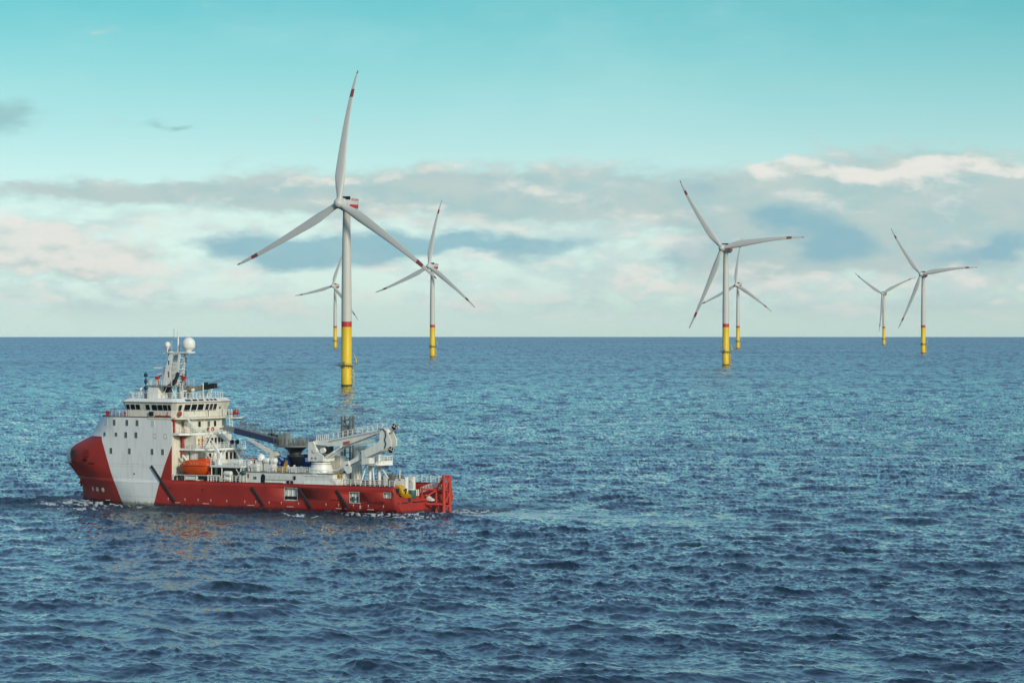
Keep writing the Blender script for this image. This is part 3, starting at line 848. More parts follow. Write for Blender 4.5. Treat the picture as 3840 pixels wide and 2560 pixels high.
for (xa, za, xb, zb) in ((56.4, 7.55, 50.7, .8), (32.75, 4.15, 29.95, .75), (21.95, 4.1, 19.2, .7), (13.5, 4.1, 10.7, .6)):
    f = MB(); f.beam((xa, 8.62, za), (xb, 8.62, zb), .42, .34, up=(0, 1, 0)); f.build('fender', rubber, hull, bevel=.08)


def mark(boxes, name='hull_marking', mat=None, parent=None):
    k = MB()
    for (x, z, w_, h_) in boxes: k.bb(x - w_ / 2, x + w_ / 2, 8.515, 8.545, z - h_ / 2, z + h_ / 2)
    return k.build(name, mat or white, parent or hull)


for x in (48.4, 45.3, 42.3, 38.6, 34.4, 31.9, 28.8, 22.1, 15.9, 13.1, 9.8, 6.5, 3.2, 26.0, 52.4, 57.0): mark([(x, 1.45, .16, .18), (x, 1.2, .1, .12)])
for x, w_ in ((50.3, 1.4), (43.5, 1.5), (33.0, 1.5), (24.0, 1.5), (13.1, 1.2), (11.2, 1.0), (6.0, 1.4), (67.0, 1.0)): mark([(x, .72, w_, .08)])
mark([(8.3, 1.15, .13, .55), (8.3, 1.25, .45, .12), (8.3, .9, .34, .11)], 'load_line_mark')
for x in (6.2, 5.4, 4.7, 3.9, 3.3, 14.6, 13.9, 13.2, 12.5): mark([(x, 2.05 if x < 10 else 2.25, .42, .16)], 'freeing_port', black)
for x, z in ((52.0, 3.4), (44.3, 3.35), (60.6, 5.9)): mark([(x, z, .28, .28)], 'hull_outlet', black)
# transom details
for (y0, y1) in ((7.75, 8.2), (5.1, 7.05), (-1.0, 3.6), (-3.9, -1.6)):
    k = MB(); k.bb(.14, .17, y0, y1, 1.9, 2.08); k.build('freeing_port', black, hull)
for y in (4.45, -5.5):
    k = MB(); k.lathe((.26, y, 2.42), [(.30, -.1), (.42, -.06), (.42, .12)], 20, 'x'); k.add([(.14, y + .3 * math.cos(t) * .8, 2.42 + .42 * math.sin(t)) for t in [i * math.pi / 10 for i in range(20)]], [tuple(range(20))]); k.build('fairlead', rubber, hull)
k = MB(); k.box((.62, 7.75, 4.2), (.14, .9, .9)); k.build('mooring_hatch', black, hull)
q = MB()
prof = [(8.5 * 0 - 8.0, 1.0), (-8.5, 1.3), (-9.0, 1.9), (-9.05, 2.6), (-8.75, 3.6), (-8.5, 4.9), (-7.0, 4.9), (-7.0, 1.0)]
q.prism(prof, -.55, .55, 'x'); q.build('quarter_bulwark', redb, hull)

# forecastle: the full-width white house that grows out of the bow
FL = [4.9, 5.5, 6.3, 7.0, 7.5, 7.9, 8.6, 9.4, 10.4, 11.2, 12.0, 12.88, 14.2, 15.5, 16.75]
mb, rows = shell(FL, 51.6)
for i in range(len(FL) - 1): mb.add([rows[i][0], rows[i][-1], rows[i + 1][-1], rows[i + 1][0]], [(0, 1, 2, 3)])
mb.add(rows[-1], [tuple(range(len(rows[-1])))])
fc = mb.build('forecastle', hullm, SHIP)
edge = MB()
pr = rows[-1]
for a, b in zip(pr, pr[1:]): edge.beam(Vector((a.x, a.y, 16.8)), Vector((b.x, b.y, 16.8)), .14, .14)
edge.build('deck_edge', paint('deck_edge_paint', (.12, .035, .03), .6), fc)


def hull_y(x, z):
    p = plan(z, 51.6)
    for (xa, ya), (xb, yb) in zip(p, p[1:]):
        if xa <= x <= xb: return ya + (yb - ya) * (x - xa) / max(1e-6, xb - xa), math.atan2(yb - ya, xb - xa)
    return 0, 0


def on_hull(x, z, w_, h_, name, mat, parent, frame=None, d=.03):
    """a pane that lies on the side of the forecastle at (x, z), following its curve"""
    o = None
    for q, (ww, hh, dd, mm, nn) in enumerate([(w_ + .14, h_ + .14, d, frame, 'frame')] * (frame is not None) + [(w_, h_, d + .02, mat, name)]):
        k = MB(); pts = []
        for sx, sz in ((-1, -1), (1, -1), (1, 1), (-1, 1)):
            xx, zz = x + sx * ww / 2, z + sz * hh / 2
            pts.append(Vector((xx, hull_y(xx, zz)[0], zz)))
        nrm = (pts[1] - pts[0]).cross(pts[3] - pts[0]).normalized()
        if nrm.y < 0: nrm = -nrm
        k.add([p - nrm * .05 for p in pts] + [p + nrm * dd for p in pts], [(0, 1, 2, 3), (4, 5, 6, 7), (0, 1, 5, 4), (1, 2, 6, 5), (2, 3, 7, 6), (3, 0, 4, 7)])
        if nn == name: o = k.build(nn, mm, parent)
        else: fr = k
    if frame is not None: fr.build('frame', frame, o)
    return o


def hx(px): return 57.05 - (px - 558) * .0642        # x along the port side of the house
rowsW = [(15.62, 1.12, .66, [(391, 1), (427.5, 0), (476, 0), (514.5, 0), (573, 2)]), (13.35, .72, .62, [(389, 0), (435.5, 0)]), (13.3, 1.1, .66, [(472.5, 0), (511, 0)]),
         (13.2, .8, .58, [(580.5, 3), (620, 3)]), (10.2, 1.1, .62, [(417, 0), (487, 0), (572.5, 0), (611.5, 0)])]
pale = paint('pale_shutter', (.46, .56, .53), .3, dirt=.1)
for z, h_, w_, lst in rowsW:
    for px, kind in lst:
        x = hx(px) - (z - 16) * .02
        if kind == 3: on_hull(x, z, w_, h_, 'window', white, fc, frame=greyp)
        else: on_hull(x, z, w_, h_, 'window', (gglass, pale, pale)[kind], fc, frame=white)
# bow openings
k = on_hull(76.6, 9.5, 1.5, 1.15, 'mooring_port', black, fc, d=.16)
on_hull(72.4, 9.55, .95, 1.35, 'vent_grille', paint('dark_red_paint', (.035, .008, .008), .6), fc, d=.1)
for i in range(4): on_hull(72.05 + i * .26, 9.55, .05, 1.3, 'vent_bar', redp, fc, d=.14)
on_hull(72.9, 8.3, 1.0, .5, 'hawse_port', black, fc, d=.12)
for x, z in ((77.9, 7.9), (77.55, 7.88), (77.2, 7.86), (76.7, 7.82), (76.4, 7.8), (76.1, 7.78), (71.9, 7.72), (71.4, 7.7), (70.9, 7.68), (70.4, 7.66)): on_hull(x, z, .24, .2, 'freeing_port', black, fc, d=.07)
def ring_on_bow(x, z):
    o = MB()
    for i in range(14):
        t0, t1 = 2 * math.pi * i / 14, 2 * math.pi * (i + 1) / 14
        P = lambda t: (x + .34 * math.cos(t), hy(x + .34 * math.cos(t), z + .42 * math.sin(t)) + .04, z + .42 * math.sin(t))
        o.beam(P(t0), P(t1), .1, .06)
    for t in (0, math.pi / 2):
        o.beam((x - .22 * math.cos(t + .6), hy(x, z) + .05, z - .3 * math.sin(t + .6)), (x + .22 * math.cos(t + .6), hy(x, z) + .05, z + .3 * math.sin(t + .6)), .1, .06)
    o.build('thruster_mark', white, hull)
def hy(x, z):
    p = plan(z)
    for (xa, ya), (xb, yb) in zip(p, p[1:]):
        if xa <= x <= xb: return ya + (yb - ya) * (x - xa) / max(1e-6, xb - xa)
    return 8.5
for x in (73.3, 71.6, 69.6): ring_on_bow(x, 2.55)
an = MB(); an.box((78.5, 2.6, 3.5), (.8, .4, .3)); an.beam((78.4, 2.7, 3.6), (78.2, 2.8, 2.9), .3, .3); an.lathe((78.0, 2.5, 3.9), [(.5, -.4), (.42, .5), (.25, .7)], 14, 'x')
an.build('anchor', redp, SHIP)

# ------------------------------------------------------------------ bridge
def P(name, mb, mat, parent=None, **k): return mb.build(name, mat, parent or SHIP, **k)


def scale_poly(poly, d):
    """outline pushed outwards by d (towards its own side, seen from the middle)"""
    c = Vector((57.5, 0)); out_ = []
    for x, y in poly:
        sx = 1 if x > c.x else -1; sy = 1 if y > 0 else -1
        out_.append((x + sx * d, y + sy * d))
    return out_


BR = [(62.3, 8.2), (57.9, 8.2), (57.4, 8.2), (51.9, 8.2), (51.0, 7.85), (50.3, 7.0), (50.3, -3.8), (51.1, -8.2), (62.3, -8.2), (65.3, -5), (66.3, 0), (65.3, 5)]
b = MB()
lv = [(16.78, 0.0), (18.05, .05), (19.25, .42), (19.62, .5)]
b.ring([[Vector((x, y, z)) for x, y in scale_poly(BR, d)] for z, d in lv], True, True, 0, False)
bridge = P('bridge', b, cream)
r = MB()
r.ring([[Vector((x, y, z)) for x, y in scale_poly(BR, d)] for z, d in ((19.62, .62), (19.72, .66), (20.22, -.1), (20.3, -.15))], True, True, 0, False)
roof = P('roof', r, white, bridge)
l = MB(); l.ring([[Vector((x, y, z)) for x, y in scale_poly(BR, d)] for z, d in ((19.55, .64), (19.61, .64))], True, True); P('gutter', l, paint('rust_stain', (.20, .13, .08), .7, dirt=.6), bridge)


def wall_off(z): return .05 + (.42 - .05) * (z - 18.05) / 1.2


def side_pane(x0, x1, z0, z1, lean=.0, mat=glass):
    k = MB(); y0, y1 = 8.2 + wall_off(z0), 8.2 + wall_off(z1)
    pts = [(x0, y0, z0), (x1, y0, z0), (x1, y1, z1), (x0, y1, z1)]
    k.add([Vector(p) + Vector((0, -.05, 0)) for p in pts] + [Vector(p) + Vector((0, .04, 0)) for p in pts], [(0, 1, 2, 3), (4, 5, 6, 7), (0, 1, 5, 4), (1, 2, 6, 5), (2, 3, 7, 6), (3, 0, 4, 7)])
    return P('window', k, mat, bridge)


for x0, x1 in ((62.5, 61.75), (61.45, 60.45), (60.2, 59.25)): side_pane(x0, x1, 18.2, 19.15)
side_pane(57.8, 56.9, 18.15, 19.15)
for x0, x1 in ((56.35, 55.15), (54.95, 53.85), (53.65, 52.7), (52.5, 51.85)): side_pane(x0, x1, 18.1, 19.15)
k = MB(); k.lathe((58.5, 8.3, 18.75), [(.22, 0), (.22, .12)], 14, 'y'); P('porthole', k, glass, bridge)


def aft_pane(y0, y1, z0, z1, mat=glass, x=50.3):
    k = MB()
    fx = lambda y: x if y > -3.8 else x + (51.1 - 50.3) * (-3.8 - y) / 4.4
    pts = [(fx(y0) - wall_off(z0), y0, z0), (fx(y1) - wall_off(z0), y1, z0), (fx(y1) - wall_off(z1), y1, z1), (fx(y0) - wall_off(z1), y0, z1)]
    k.add([Vector(p) + Vector((.05, 0, 0)) for p in pts] + [Vector(p) - Vector((.04, 0, 0)) for p in pts], [(0, 1, 2, 3), (4, 5, 6, 7), (0, 1, 5, 4), (1, 2, 6, 5), (2, 3, 7, 6), (3, 0, 4, 7)])
    return P('window', k, mat, bridge)


for y0, y1 in ((6.55, 4.75), (4.35, 2.75), (2.35, .65), (-.1, -1.05), (-1.4, -2.3), (-2.6, -3.55)): aft_pane(y0, y1, 17.75, 19.2)
aft_pane(-4.7, -5.3, 18.2, 19.2)
k = MB(); k.add([(50.55 - .3, 7.45, 18.15), (50.75 - .3, 7.75, 18.15), (50.6 - .5, 8.0, 19.15), (50.3 - .5, 7.6, 19.15)], [(0, 1, 2, 3)]); o = P('window', k, glass, bridge); o.modifiers.new('t', 'SOLIDIFY').thickness = .12
for y0, y1 in ((6.4, 4.5), (4.15, 2.6), (2.2, .65), (-.1, -1.05), (-1.4, -2.3), (-2.6, -3.55)):   # skylights in the sloping roof edge
    k = MB(); pts = [(49.82, y0, 19.80), (49.82, y1, 19.80), (50.27, y1, 20.13), (50.27, y0 - .1, 20.13)]
    k.add([Vector(p) + Vector((.05, 0, -.06)) for p in pts] + [Vector(p) + Vector((-.03, 0, .05)) for p in pts], [(0, 1, 2, 3), (4, 5, 6, 7), (0, 1, 5, 4), (1, 2, 6, 5), (2, 3, 7, 6), (3, 0, 4, 7)])
    P('skylight', k, glass, roof)
k = MB(); k.rail([(50.05, 6.6, 17.3), (50.05, -3.6, 17.3)], .75, 3.2, .03, 0); P('window_rail', k, white, bridge)
# bridge wing gallery, outside the windows
g = MB(); g.prism([(57.2, 8.6), (50.6, 8.6), (49.2, 7.4), (49.2, -4.2), (50.2, -8.7), (51.6, -8.7), (51.6, 8.2), (57.2, 8.2)], 16.42, 16.74, 'z'); P('bridge_gallery', g, cream)
g = MB(); g.rail([(68.0, 7.2, 16.85), (65.5, 8.0, 16.85), (62.5, 8.4, 16.85)], 1.15, 1.2, .045, 2); P('railing', g, white)
for x, w_ in ((67.75, .7), (63.9, .6)):
    g = MB(); g.box((x, 7.6, 17.35), (w_, .2, .9)); P('fire_hose_box', g, redp)
g = MB(); g.bb(56.1, 56.95, 8.3, 8.62, 17.05, 17.85); P('vent_grille', g, black, bridge)
g = MB(); g.tube((55.6, 8.45, 17.0), (51.9, 8.45, 17.0), .13); g.lathe((54.6, 8.45, 17.0), [(.2, -.3), (.2, .3)], 12, 'x'); g.lathe((52.8, 8.45, 17.0), [(.22, -.25), (.22, .25)], 12, 'x'); g.tube((52.6, 8.45, 17), (52.6, 8.45, 17.9), .05); P('fire_main', g, redp)
g = MB(); g.tube((50.2, 8.0, 16.75), (50.2, 8.0, 18.1), .09); g.lathe((50.15, 7.75, 17.5), [(.16, -.1), (.46, -.1), (.46, .1), (.16, .1)], 20, 'x'); P('life_ring', g, redp)
for y in (-.2, -4.6):
    g = MB(); g.tube((49.5, y, 16.7), (49.5, y, 18.1), .06); P('stanchion', g, black)
g = MB(); g.tube((47.6, -6.2, 17.2), (49.4, -6.2, 17.2), .2); g.lathe((47.4, -6.3, 17.5), [(.05, -.5), (.42, -.4), (.5, .1), (.3, .6)], 12, 'z'); g.tube((48.0, -6.2, 16.4), (48.0, -6.2, 18.0), .07); P('fire_monitor', g, redp)
g = MB(); g.bb(46.8, 49.6, -7.4, -5.6, 16.35, 16.55); P('monitor_platform', g, white)
# ladder up to the monitor platform
g = MB()
for y in (-6.0, -5.1): g.beam((48.0, y, 13.9), (48.3, y, 18.2), .1, .1)
for i in range(11): g.beam((48.05, -6.0, 14.1 + i * .36), (48.05, -5.1, 14.1 + i * .36), .16, .07)
P('ladder', g, white)

# roof gear
g = MB(); g.rail([(62.3, -7.6, 20.3), (62.6, 7.6, 20.3), (58.8, 7.9, 20.3), (57.6, 7.9, 20.3), (52.2, 7.8, 20.3), (50.9, 6.9, 20.3), (50.9, -3.6, 20.3), (51.6, -7.6, 20.3)], 1.1, 1.1, .04, 2); P('railing', g, white, bridge)
sg = MB(); sg.tube((58.5, 7.6, 20.3), (58.5, 7.6, 25.5), .09, .05)
for z, pr_ in ((24.75, [(.02, -.42), (.3, -.3), (.42, 0), (.3, .3), (.02, .42)]), (23.55, [(.04, -.7), (.36, 0), (.04, .7)]), (22.3, [(.02, -.42), (.3, -.3), (.42, 0), (.3, .3), (.02, .42)])): sg.lathe((58.5, 7.6, z), pr_, 14)
sg.tube((58.5, 7.6, 20.3), (58.5, 7.6, 21.3), .3); P('signal_mast', sg, paint('dark_blue_paint', (.012, .02, .05), .5))
g = MB(); g.tube((59.9, 7.2, 20.3), (59.9, 7.2, 21.6), .12); g.lathe((59.9, 7.2, 22.0), [(.12, -.45), (.36, -.2), (.38, .05), (.26, .3), (.03, .4)], 16); g.tube((59.5, 7.2, 21.3), (59.5, 7.2, 23.1), .05); P('satellite_dome', g, white)
for i, (x, y, z, s_) in enumerate(((52.3, 1.0, 21.9, .55), (51.9, -1.6, 22.2, .6), (51.5, -2.4, 21.2, .7), (51.4, -3.6, 22.0, .5), (52.0, -.9, 21.2, .5))):
    g = MB(); g.tube((x, y, 20.3), (x, y, z), .09); g.box((x, y, z), (s_ * .7, s_, s_)); g.lathe((x - s_ * .4, y, z), [(s_ * .35, -.1), (s_ * .42, .1)], 12, 'x'); P('searchlight', g, white)
for (x, y) in ((53.8, 1.6), (53.2, 2.9)):
    g = MB(); g.bb(x - .3, x + .3, y - .3, y + .3, 20.3, 21.8); P('vent_box', g, white)
    g = MB(); g.bb(x - .33, x - .3, y - .2, y + .2, 20.5, 21.6); P('vent_grille', g, black)
# casing under the mast
g = MB(); g.prism([(61.0, 20.3), (58.0, 20.3), (58.0, 22.5), (60.2, 22.5)], 1.0, 4.4, 'y'); P('mast_house', g, white)
for (x, y, w_) in ((57.3, 1.5, .5), (56.4, 0, .5), (55.4, 1.4, .4), (55.0, -1.2, .6), (57.4, -1.5, .5)):
    g = MB(); g.bb(x - w_ / 2, x + w_ / 2, y - w_ / 2, y + w_ / 2, 20.3, 22.5); P('column', g, greyp)
g = MB(); g.bb(54.6, 60.9, -2.6, 4.6, 22.5, 22.72); P('monitor_deck', g, greyp)
g = MB(); g.rail([(54.7, 4.5, 22.7), (60.8, 4.5, 22.7), (60.8, -2.5, 22.7), (54.7, -2.5, 22.7)], 1.1, 1.2, .035, 2); P('railing', g, white)
g = MB()
for (a, c) in (((57.8, 3.6, 20.3), (56.6, 3.6, 22.4)), ((55.6, 3.4, 20.3), (54.5, 3.4, 21.9)), ((54.5, 3.4, 20.3), (55.6, 3.4, 22.4))): g.beam(a, c, .12, .12)
P('bracing', g, white)
# exhausts: a bundle leaning into the mast, and the long sooty trunk that points astern
g = MB(); g.path([(58.6, 2.6, 21.2), (57.2, 2.2, 22.6), (56.2, 1.6, 23.2), (55.6, 1.2, 25.2)], .34, 10); g.path([(58.2, 1.8, 21.4), (56.9, 1.5, 22.9), (56.3, 1.3, 23.6)], .42, 10); P('exhaust_pipe', g, black)
g = MB(); a = Vector((55.0, -.3, 21.75)); c = Vector((50.2, -.3, 22.4)); e = Vector((47.85, -.3, 22.72))
g.beam(a, c, 1.0, .85); P('exhaust_trunk', g, soot)
g = MB(); g.beam(c, e, 1.08, .98); g.beam(Vector((50.25, -.3, 23.1)), Vector((50.0, -.3, 23.13)), 1.0, .4); P('trunk_end', g, black)
g = MB(); g.tube((50.3, .4, 20.3), (50.3, .4, 23.2), .1); g.tube((50.3, -1.0, 20.3), (50.3, -1.0, 23.2), .1); P('trunk_support', g, white)
g = MB()
for y in (1.2, 2.0): g.beam((54.6, y, 20.3), (54.6, y, 23.3), .08, .08)
for i in range(8): g.beam((54.6, 1.2, 20.5 + i * .36), (54.6, 2.0, 20.5 + i * .36), .05, .05)
P('ladder', g, white)
# mast
g = MB()
for y0, y1 in ((-.95, -.8), (.8, .95)):
    g.prism([(59.7, 22.7), (57.5, 22.7), (57.75, 25.1), (57.25, 28.85), (57.95, 28.85), (58.9, 26.0)], y0, y1)
    g.prism([(56.85, 22.7), (56.05, 22.7), (55.9, 25.1), (55.35, 28.85), (55.75, 28.85), (56.5, 25.1)], y0, y1)
    for z, h_ in ((25.1, .32), (27.0, .26), (28.7, .2)): g.bb(55.6, 57.9, y0 + .01, y1 - .01, z - h_ / 2, z + h_ / 2)
for z, x in ((23.6, 59.3), (24.5, 59.1), (25.4, 58.9), (26.3, 58.6), (27.2, 58.3), (28.1, 58.05)): g.bb(x - .12, x + .05, -.94, .94, z - .05, z + .05)
for z, x in ((23.6, 56.0), (24.7, 55.85), (25.8, 55.7), (26.9, 55.55), (28.0, 55.42)): g.bb(x - .05, x + .1, -.94, .94, z - .06, z + .06)
mast = P('mast', g, white)
g = MB(); g.bb(53.3, 58.3, -1.1, 1.1, 28.9, 29.12); g.bb(58.3, 59.9, -.5, .5, 28.85, 29.0); g.beam((54.2, 0, 28.9), (55.6, 0, 27.3), .12, .12)
for x in (53.3, 58.2): g.beam((x, -1.05, 29.1), (x, 1.05, 29.1), .08, .25)
P('mast_platform', g, white, mast)
def dome(x, y, z, r, base):
    g = MB(); pr_ = [(r * .45, base - z), (r * .45, -r * 1.05), (r * .95, -r * .62), (r, -r * .5), (r, .0)] + [(r * math.cos(t), r * math.sin(t)) for t in [i * math.pi / 16 for i in range(1, 8)]] + [(.02, r)]
    g.lathe((x, y, z), pr_, 28); return P('satellite_dome', g, white, mast)
dome(54.05, 0, 30.68, 1.27, 29.1); dome(59.15, 0, 30.5, .6, 29.0); dome(56.9, -.6, 30.3, .34, 29.1)
g = MB(); g.tube((56.6, 0, 29.1), (56.6, 0, 31.8), .2, .15); g.tube((56.6, 0, 31.8), (56.6, 0, 33.3), .06)
for z in (31.9, 32.3, 32.75, 33.15): g.tube((56.6, 0, z), (56.6, 0, z + .18), .14)
g.beam((57.7, 0, 31.75), (56.6, 0, 31.75), .06, .06); P('mast_pole', g, white, mast)
g = MB(); g.tube((57.65, 0, 31.7), (57.6, 0, 33.5), .035); g.tube((57.6, 0, 33.3), (57.6, 0, 33.5), .07); P('whip_antenna', g, greyp, mast)
g = MB(); g.tube((57.8, .4, 29.1), (57.8, .4, 31.3), .03); P('whip_antenna', g, white, mast)
g = MB(); g.tube((60.0, 0, 24.9), (60.0, 0, 25.9), .4, .3); g.box((60.6, 0, 26.02), (3.6, .3, .28)); g.bb(58.6, 61.2, -.5, .5, 24.7, 24.9); P('radar', g, white, mast)
for z, mt in ((29.3, redb), (27.5, white), (25.05, redb)):
    g = MB(); g.tube((58.15, .9, z - .8), (58.15, .9, z), .13); g.tube((58.15, .9, z), (58.15, .9, z + .35), .17); g.beam((57.7, .9, z - .6), (58.2, .9, z - .6), .08, .08)
    g.mi = [1 if i >= 12 and i < 24 else 0 for i in range(len(g.f))]; P('mast_lamp', g, [black, mt], mast)
for z in (27.55, 25.0):
    g = MB(); g.tube((54.75, 0, z - .55), (54.75, 0, z + .55), .12); g.beam((54.75, 0, z - .25), (55.6, 0, z - .25), .08, .08); P('radio_antenna', g, paint('dark_teal_paint', (.015, .03, .05), .5), mast)
for (x, y, dr) in ((59.6, 2.6, 1), (55.4, -.3, -1)):
    g = MB()
    for q in (-.35, .35): g.beam((x + q, y, 22.7), (x + q * .4, y, 24.0), .16, .16)
    g.box((x, y, 24.15), (.8, .6, .55)); g.tube((x - .2 * dr, y, 24.3), (x - 1.5 * dr if dr < 0 else x - 1.1, y, 24.75), .16, .12); P('fire_monitor', g, redp)

# ------------------------------------------------------------------ stepped house behind the forecastle
def tier(name, x0, x1, y0, y1, z0, z1, mat=cream):
    g = MB(); g.bb(x0, x1, y0, y1, z0, z1); return P(name, g, mat)


def slab(name, poly, z0, z1, rail_pts=None, mat=white):
    g = MB(); g.prism(poly, z0, z1, 'z'); o = P(name, g, mat)
    if rail_pts:
        q = MB(); q.rail([(x, y, z1) for x, y in rail_pts], 1.08, 1.25, .038, 2); P('railing', q, white, o)
    return o


g = MB(); g.bb(51.52, 51.6, -8.45, 8.45, 4.9, 16.4); P('aft_bulkhead', g, cream)
t3 = tier('upper_house', 50.3, 51.52, -5.6, 5.6, 13.82, 16.4); t2 = tier('middle_house', 48.0, 51.52, -5.6, 5.6, 10.92, 13.38)
t1 = tier('lower_house', 45.9, 51.52, -5.6, 5.3, 8.02, 10.48); t0 = tier('deck_house_base', 40.5, 51.52, -5.6, 4.2, 4.85, 7.58, greyp)  # base tier is grey: the shade under the boat deck is in its colour
slab('upper_gallery', [(51.8, 8.5), (49.9, 8.4), (48.7, 6.4), (48.7, -4.9), (49.6, -6.2), (51.6, -6.4)], 13.4, 13.8, [(51.5, 8.35), (49.9, 8.25), (48.8, 6.3), (48.8, -4.8)])
slab('middle_gallery', [(51.6, 6.4), (47.6, 6.4), (45.0, 4.8), (44.5, -5.6), (51.6, -5.6)], 10.5, 10.9, [(50.0, 6.3), (47.6, 6.3), (45.1, 4.7), (44.6, -5.5)])
dk = slab('boat_deck', [(42.5, 8.5), (35.2, 8.5), (35.2, -5.6), (45.9, -5.6), (45.9, 5.3), (42.5, 5.3)], 7.6, 8.0, [(42.4, 8.4), (35.3, 8.4), (35.3, 1.0)])


def aft_box(x, y0, y1, z0, z1, name, mat, parent, d=.06):
    g = MB(); g.bb(x - d, x + .02, y0, y1, z0, z1); return P(name, g, mat, parent)


def side_box(y, x0, x1, z0, z1, name, mat, parent, d=.06):
    g = MB(); g.bb(x0, x1, y - .02, y + d, z0, z1); return P(name, g, mat, parent)


for y0, y1 in ((1.9, 1.2), (-1.0, -1.7), (-3.0, -3.7)):
    aft_box(50.3, y1, y0, 14.75, 15.9, 'window', gglass if y0 == -1.0 else glass, t3)
side_box(5.6, 51.35, 50.9, 14.6, 15.9, 'window', gglass, t3)
for x, ww in ((50.5, .8), (51.2, .5)): side_box(5.6, x - ww / 2, x + ww / 2, 11.0, 12.9, 'door', greyp if x > 51 else white, t2)
lamp, _n, _b = node_mat('lit_window'); _b.inputs['Base Color'].default_value = (.6, .5, .2, 1); _b.inputs['Emission Color'].default_value = (1, .72, .28, 1); _b.inputs['Emission Strength'].default_value = .55
for y0, y1, mt in ((5.2, 4.5, lamp), (4.1, 3.2, lamp), (2.4, 1.7, glass), (.9, .3, glass), (-.2, -.8, glass), (-1.3, -1.9, glass), (-2.3, -2.9, glass)):
    o = aft_box(48.0, y1, y0, 11.4 if mt is lamp else 11.6, 12.8, 'lit_window' if mt is lamp else 'window', mt, t2)
    if mt is lamp:
        q = MB()
        for i in range(4): q.beam((47.92, y0 - (y0 - y1) * i / 4, 11.4), (47.92, y0 - (y0 - y1) * (i + 1) / 4, 12.8), .04, .05); q.beam((47.92, y0 - (y0 - y1) * (i + 1) / 4, 11.4), (47.92, y0 - (y0 - y1) * i / 4, 12.8), .04, .05)
        P('lattice', q, soot, o)
side_box(5.3, 49.2, 48.3, 8.1, 10.1, 'door', white, t1); side_box(5.3, 50.0, 49.6, 8.1, 10.2, 'door', greyp, t1)
for x in (47.3, 46.4): side_box(5.3, x - .38, x + .38, 8.7, 10.2, 'louvre', greyp, t1)
for y0, y1 in ((4.4, 3.6), (-.9, -1.6), (-2.2, -2.9), (-3.4, -4.1), (1.2, .5)): aft_box(45.9, y1, y0, 8.7, 10.0, 'window', glass, t1)
for y0, y1 in ((3.2, 2.4), (-1, -1.8)): aft_box(40.5, y1, y0, 5.0, 7.0, 'door', white, t0)
g = MB()
for i in range(9): g.beam((45.2 - i * .18, -5.0, 10.3 - i * .25), (45.2 - i * .18, -3.2, 10.3 - i * .25), .3, .06)
for y in (-5.0, -3.2): g.beam((45.4, y, 10.5), (43.7, y, 8.0), .1, .3)
P('stairs', g, white)


def stairs(a, b, w_=.8, n=9, wd=(0, 1, 0), rails=True):
    a, b, wd = Vector(a), Vector(b), Vector(wd); g = MB()
    for s in (-w_ / 2, w_ / 2):
        o = wd * s; g.beam(a + o, b + o, .07, .24)
        if rails: g.beam(a + o + Vector((0, 0, 1)), b + o + Vector((0, 0, 1)), .05, .05); g.beam(a + o, a + o + Vector((0, 0, 1)), .05, .05); g.beam(b + o, b + o + Vector((0, 0, 1)), .05, .05)
    for i in range(n):
        p = a.lerp(b, (i + .5) / n); g.beam(p - wd * w_ / 2, p + wd * w_ / 2, .22, .05, up=(0, 0, 1))
    return P('stairs', g, white)


stairs((49.4, 7.0, 16.5), (49.4, 3.4, 13.85), wd=(1, 0, 0)); stairs((47.9, 1.0, 13.6), (47.1, 4.3, 10.9), wd=(1, 0, 0)); stairs((45.3, .1, 10.7), (45.0, 2.9, 8.0), wd=(1, 0, 0))
stairs((47.6, -1.2, 13.6), (46.6, -4.2, 10.9), wd=(1, 0, 0)); stairs((46.6, 2.3, 10.8), (44.8, 4.4, 8.0), wd=(1, 0, 0))
# red deluge pipes, port side
g = MB(); g.tube((51.2, 8.2, 13.9), (51.2, 8.2, 16.4), .22); g.lathe((51.2, 8.2, 16.2), [(.35, -.15), (.5, .1), (.5, .3)], 12); P('deluge_pipe', g, redp)
g = MB(); g.tube((50.9, 5.95, 13.2), (50.9, 5.95, 9.3), .26); g.tube((51.4, 7.0, 13.25), (50.2, 5.95, 13.25), .16); g.tube((50.6, 5.95, 13.2), (50.5, 6.0, 14.6), .1); P('deluge_pipe', g, redp)
g = MB(); g.tube((47.5, 4.3, 12.2), (47.5, 4.3, 10.95), .1); g.tube((47.5, 4.3, 13.3), (47.5, 4.3, 12.2), .08); P('fire_hydrant', g, redp)
for y in (1.0, -.4):
    g = MB(); g.lathe((48.6, y, 14.4), [(.2, -.06), (.42, -.06), (.42, .06), (.2, .06)], 16, 'x'); P('life_ring', g, redp)
# boat-deck gear
g = MB()
for x in (43.4, 44.0): g.beam((44.2, 4.9, 8.0), (44.2, 7.4, 9.9), .3, .4)
g.beam((49.9, 5.4, 8.0), (49.9, 7.3, 9.6), .3, .4); g.beam((44.3, 7.4, 9.8), (44.3, 7.35, 8.7), .1, .1); g.beam((49.9, 7.3, 9.5), (49.9, 7.25, 8.5), .1, .1); g.beam((49.9, 5.8, 9.6), (49.9, 5.8, 4.9), .35, .35); g.beam((43.3, 5.5, 8), (43.3, 5.5, 4.9), .4, .4)
g.beam((46.7, 5.2, 4.95), (46.7, 8.0, 4.95), .3, .3); P('boat_davit', g, white)
g = MB(); g.tube((41.8, 6.6, 8.0), (41.8, 6.6, 8.9), .55, .5, 16); g.tube((41.8, 6.6, 8.9), (41.8, 6.6, 10.1), .42, .36, 14); g.box((41.6, 6.6, 9.8), (.5, .8, .9)); dc = P('boat_crane', g, white)
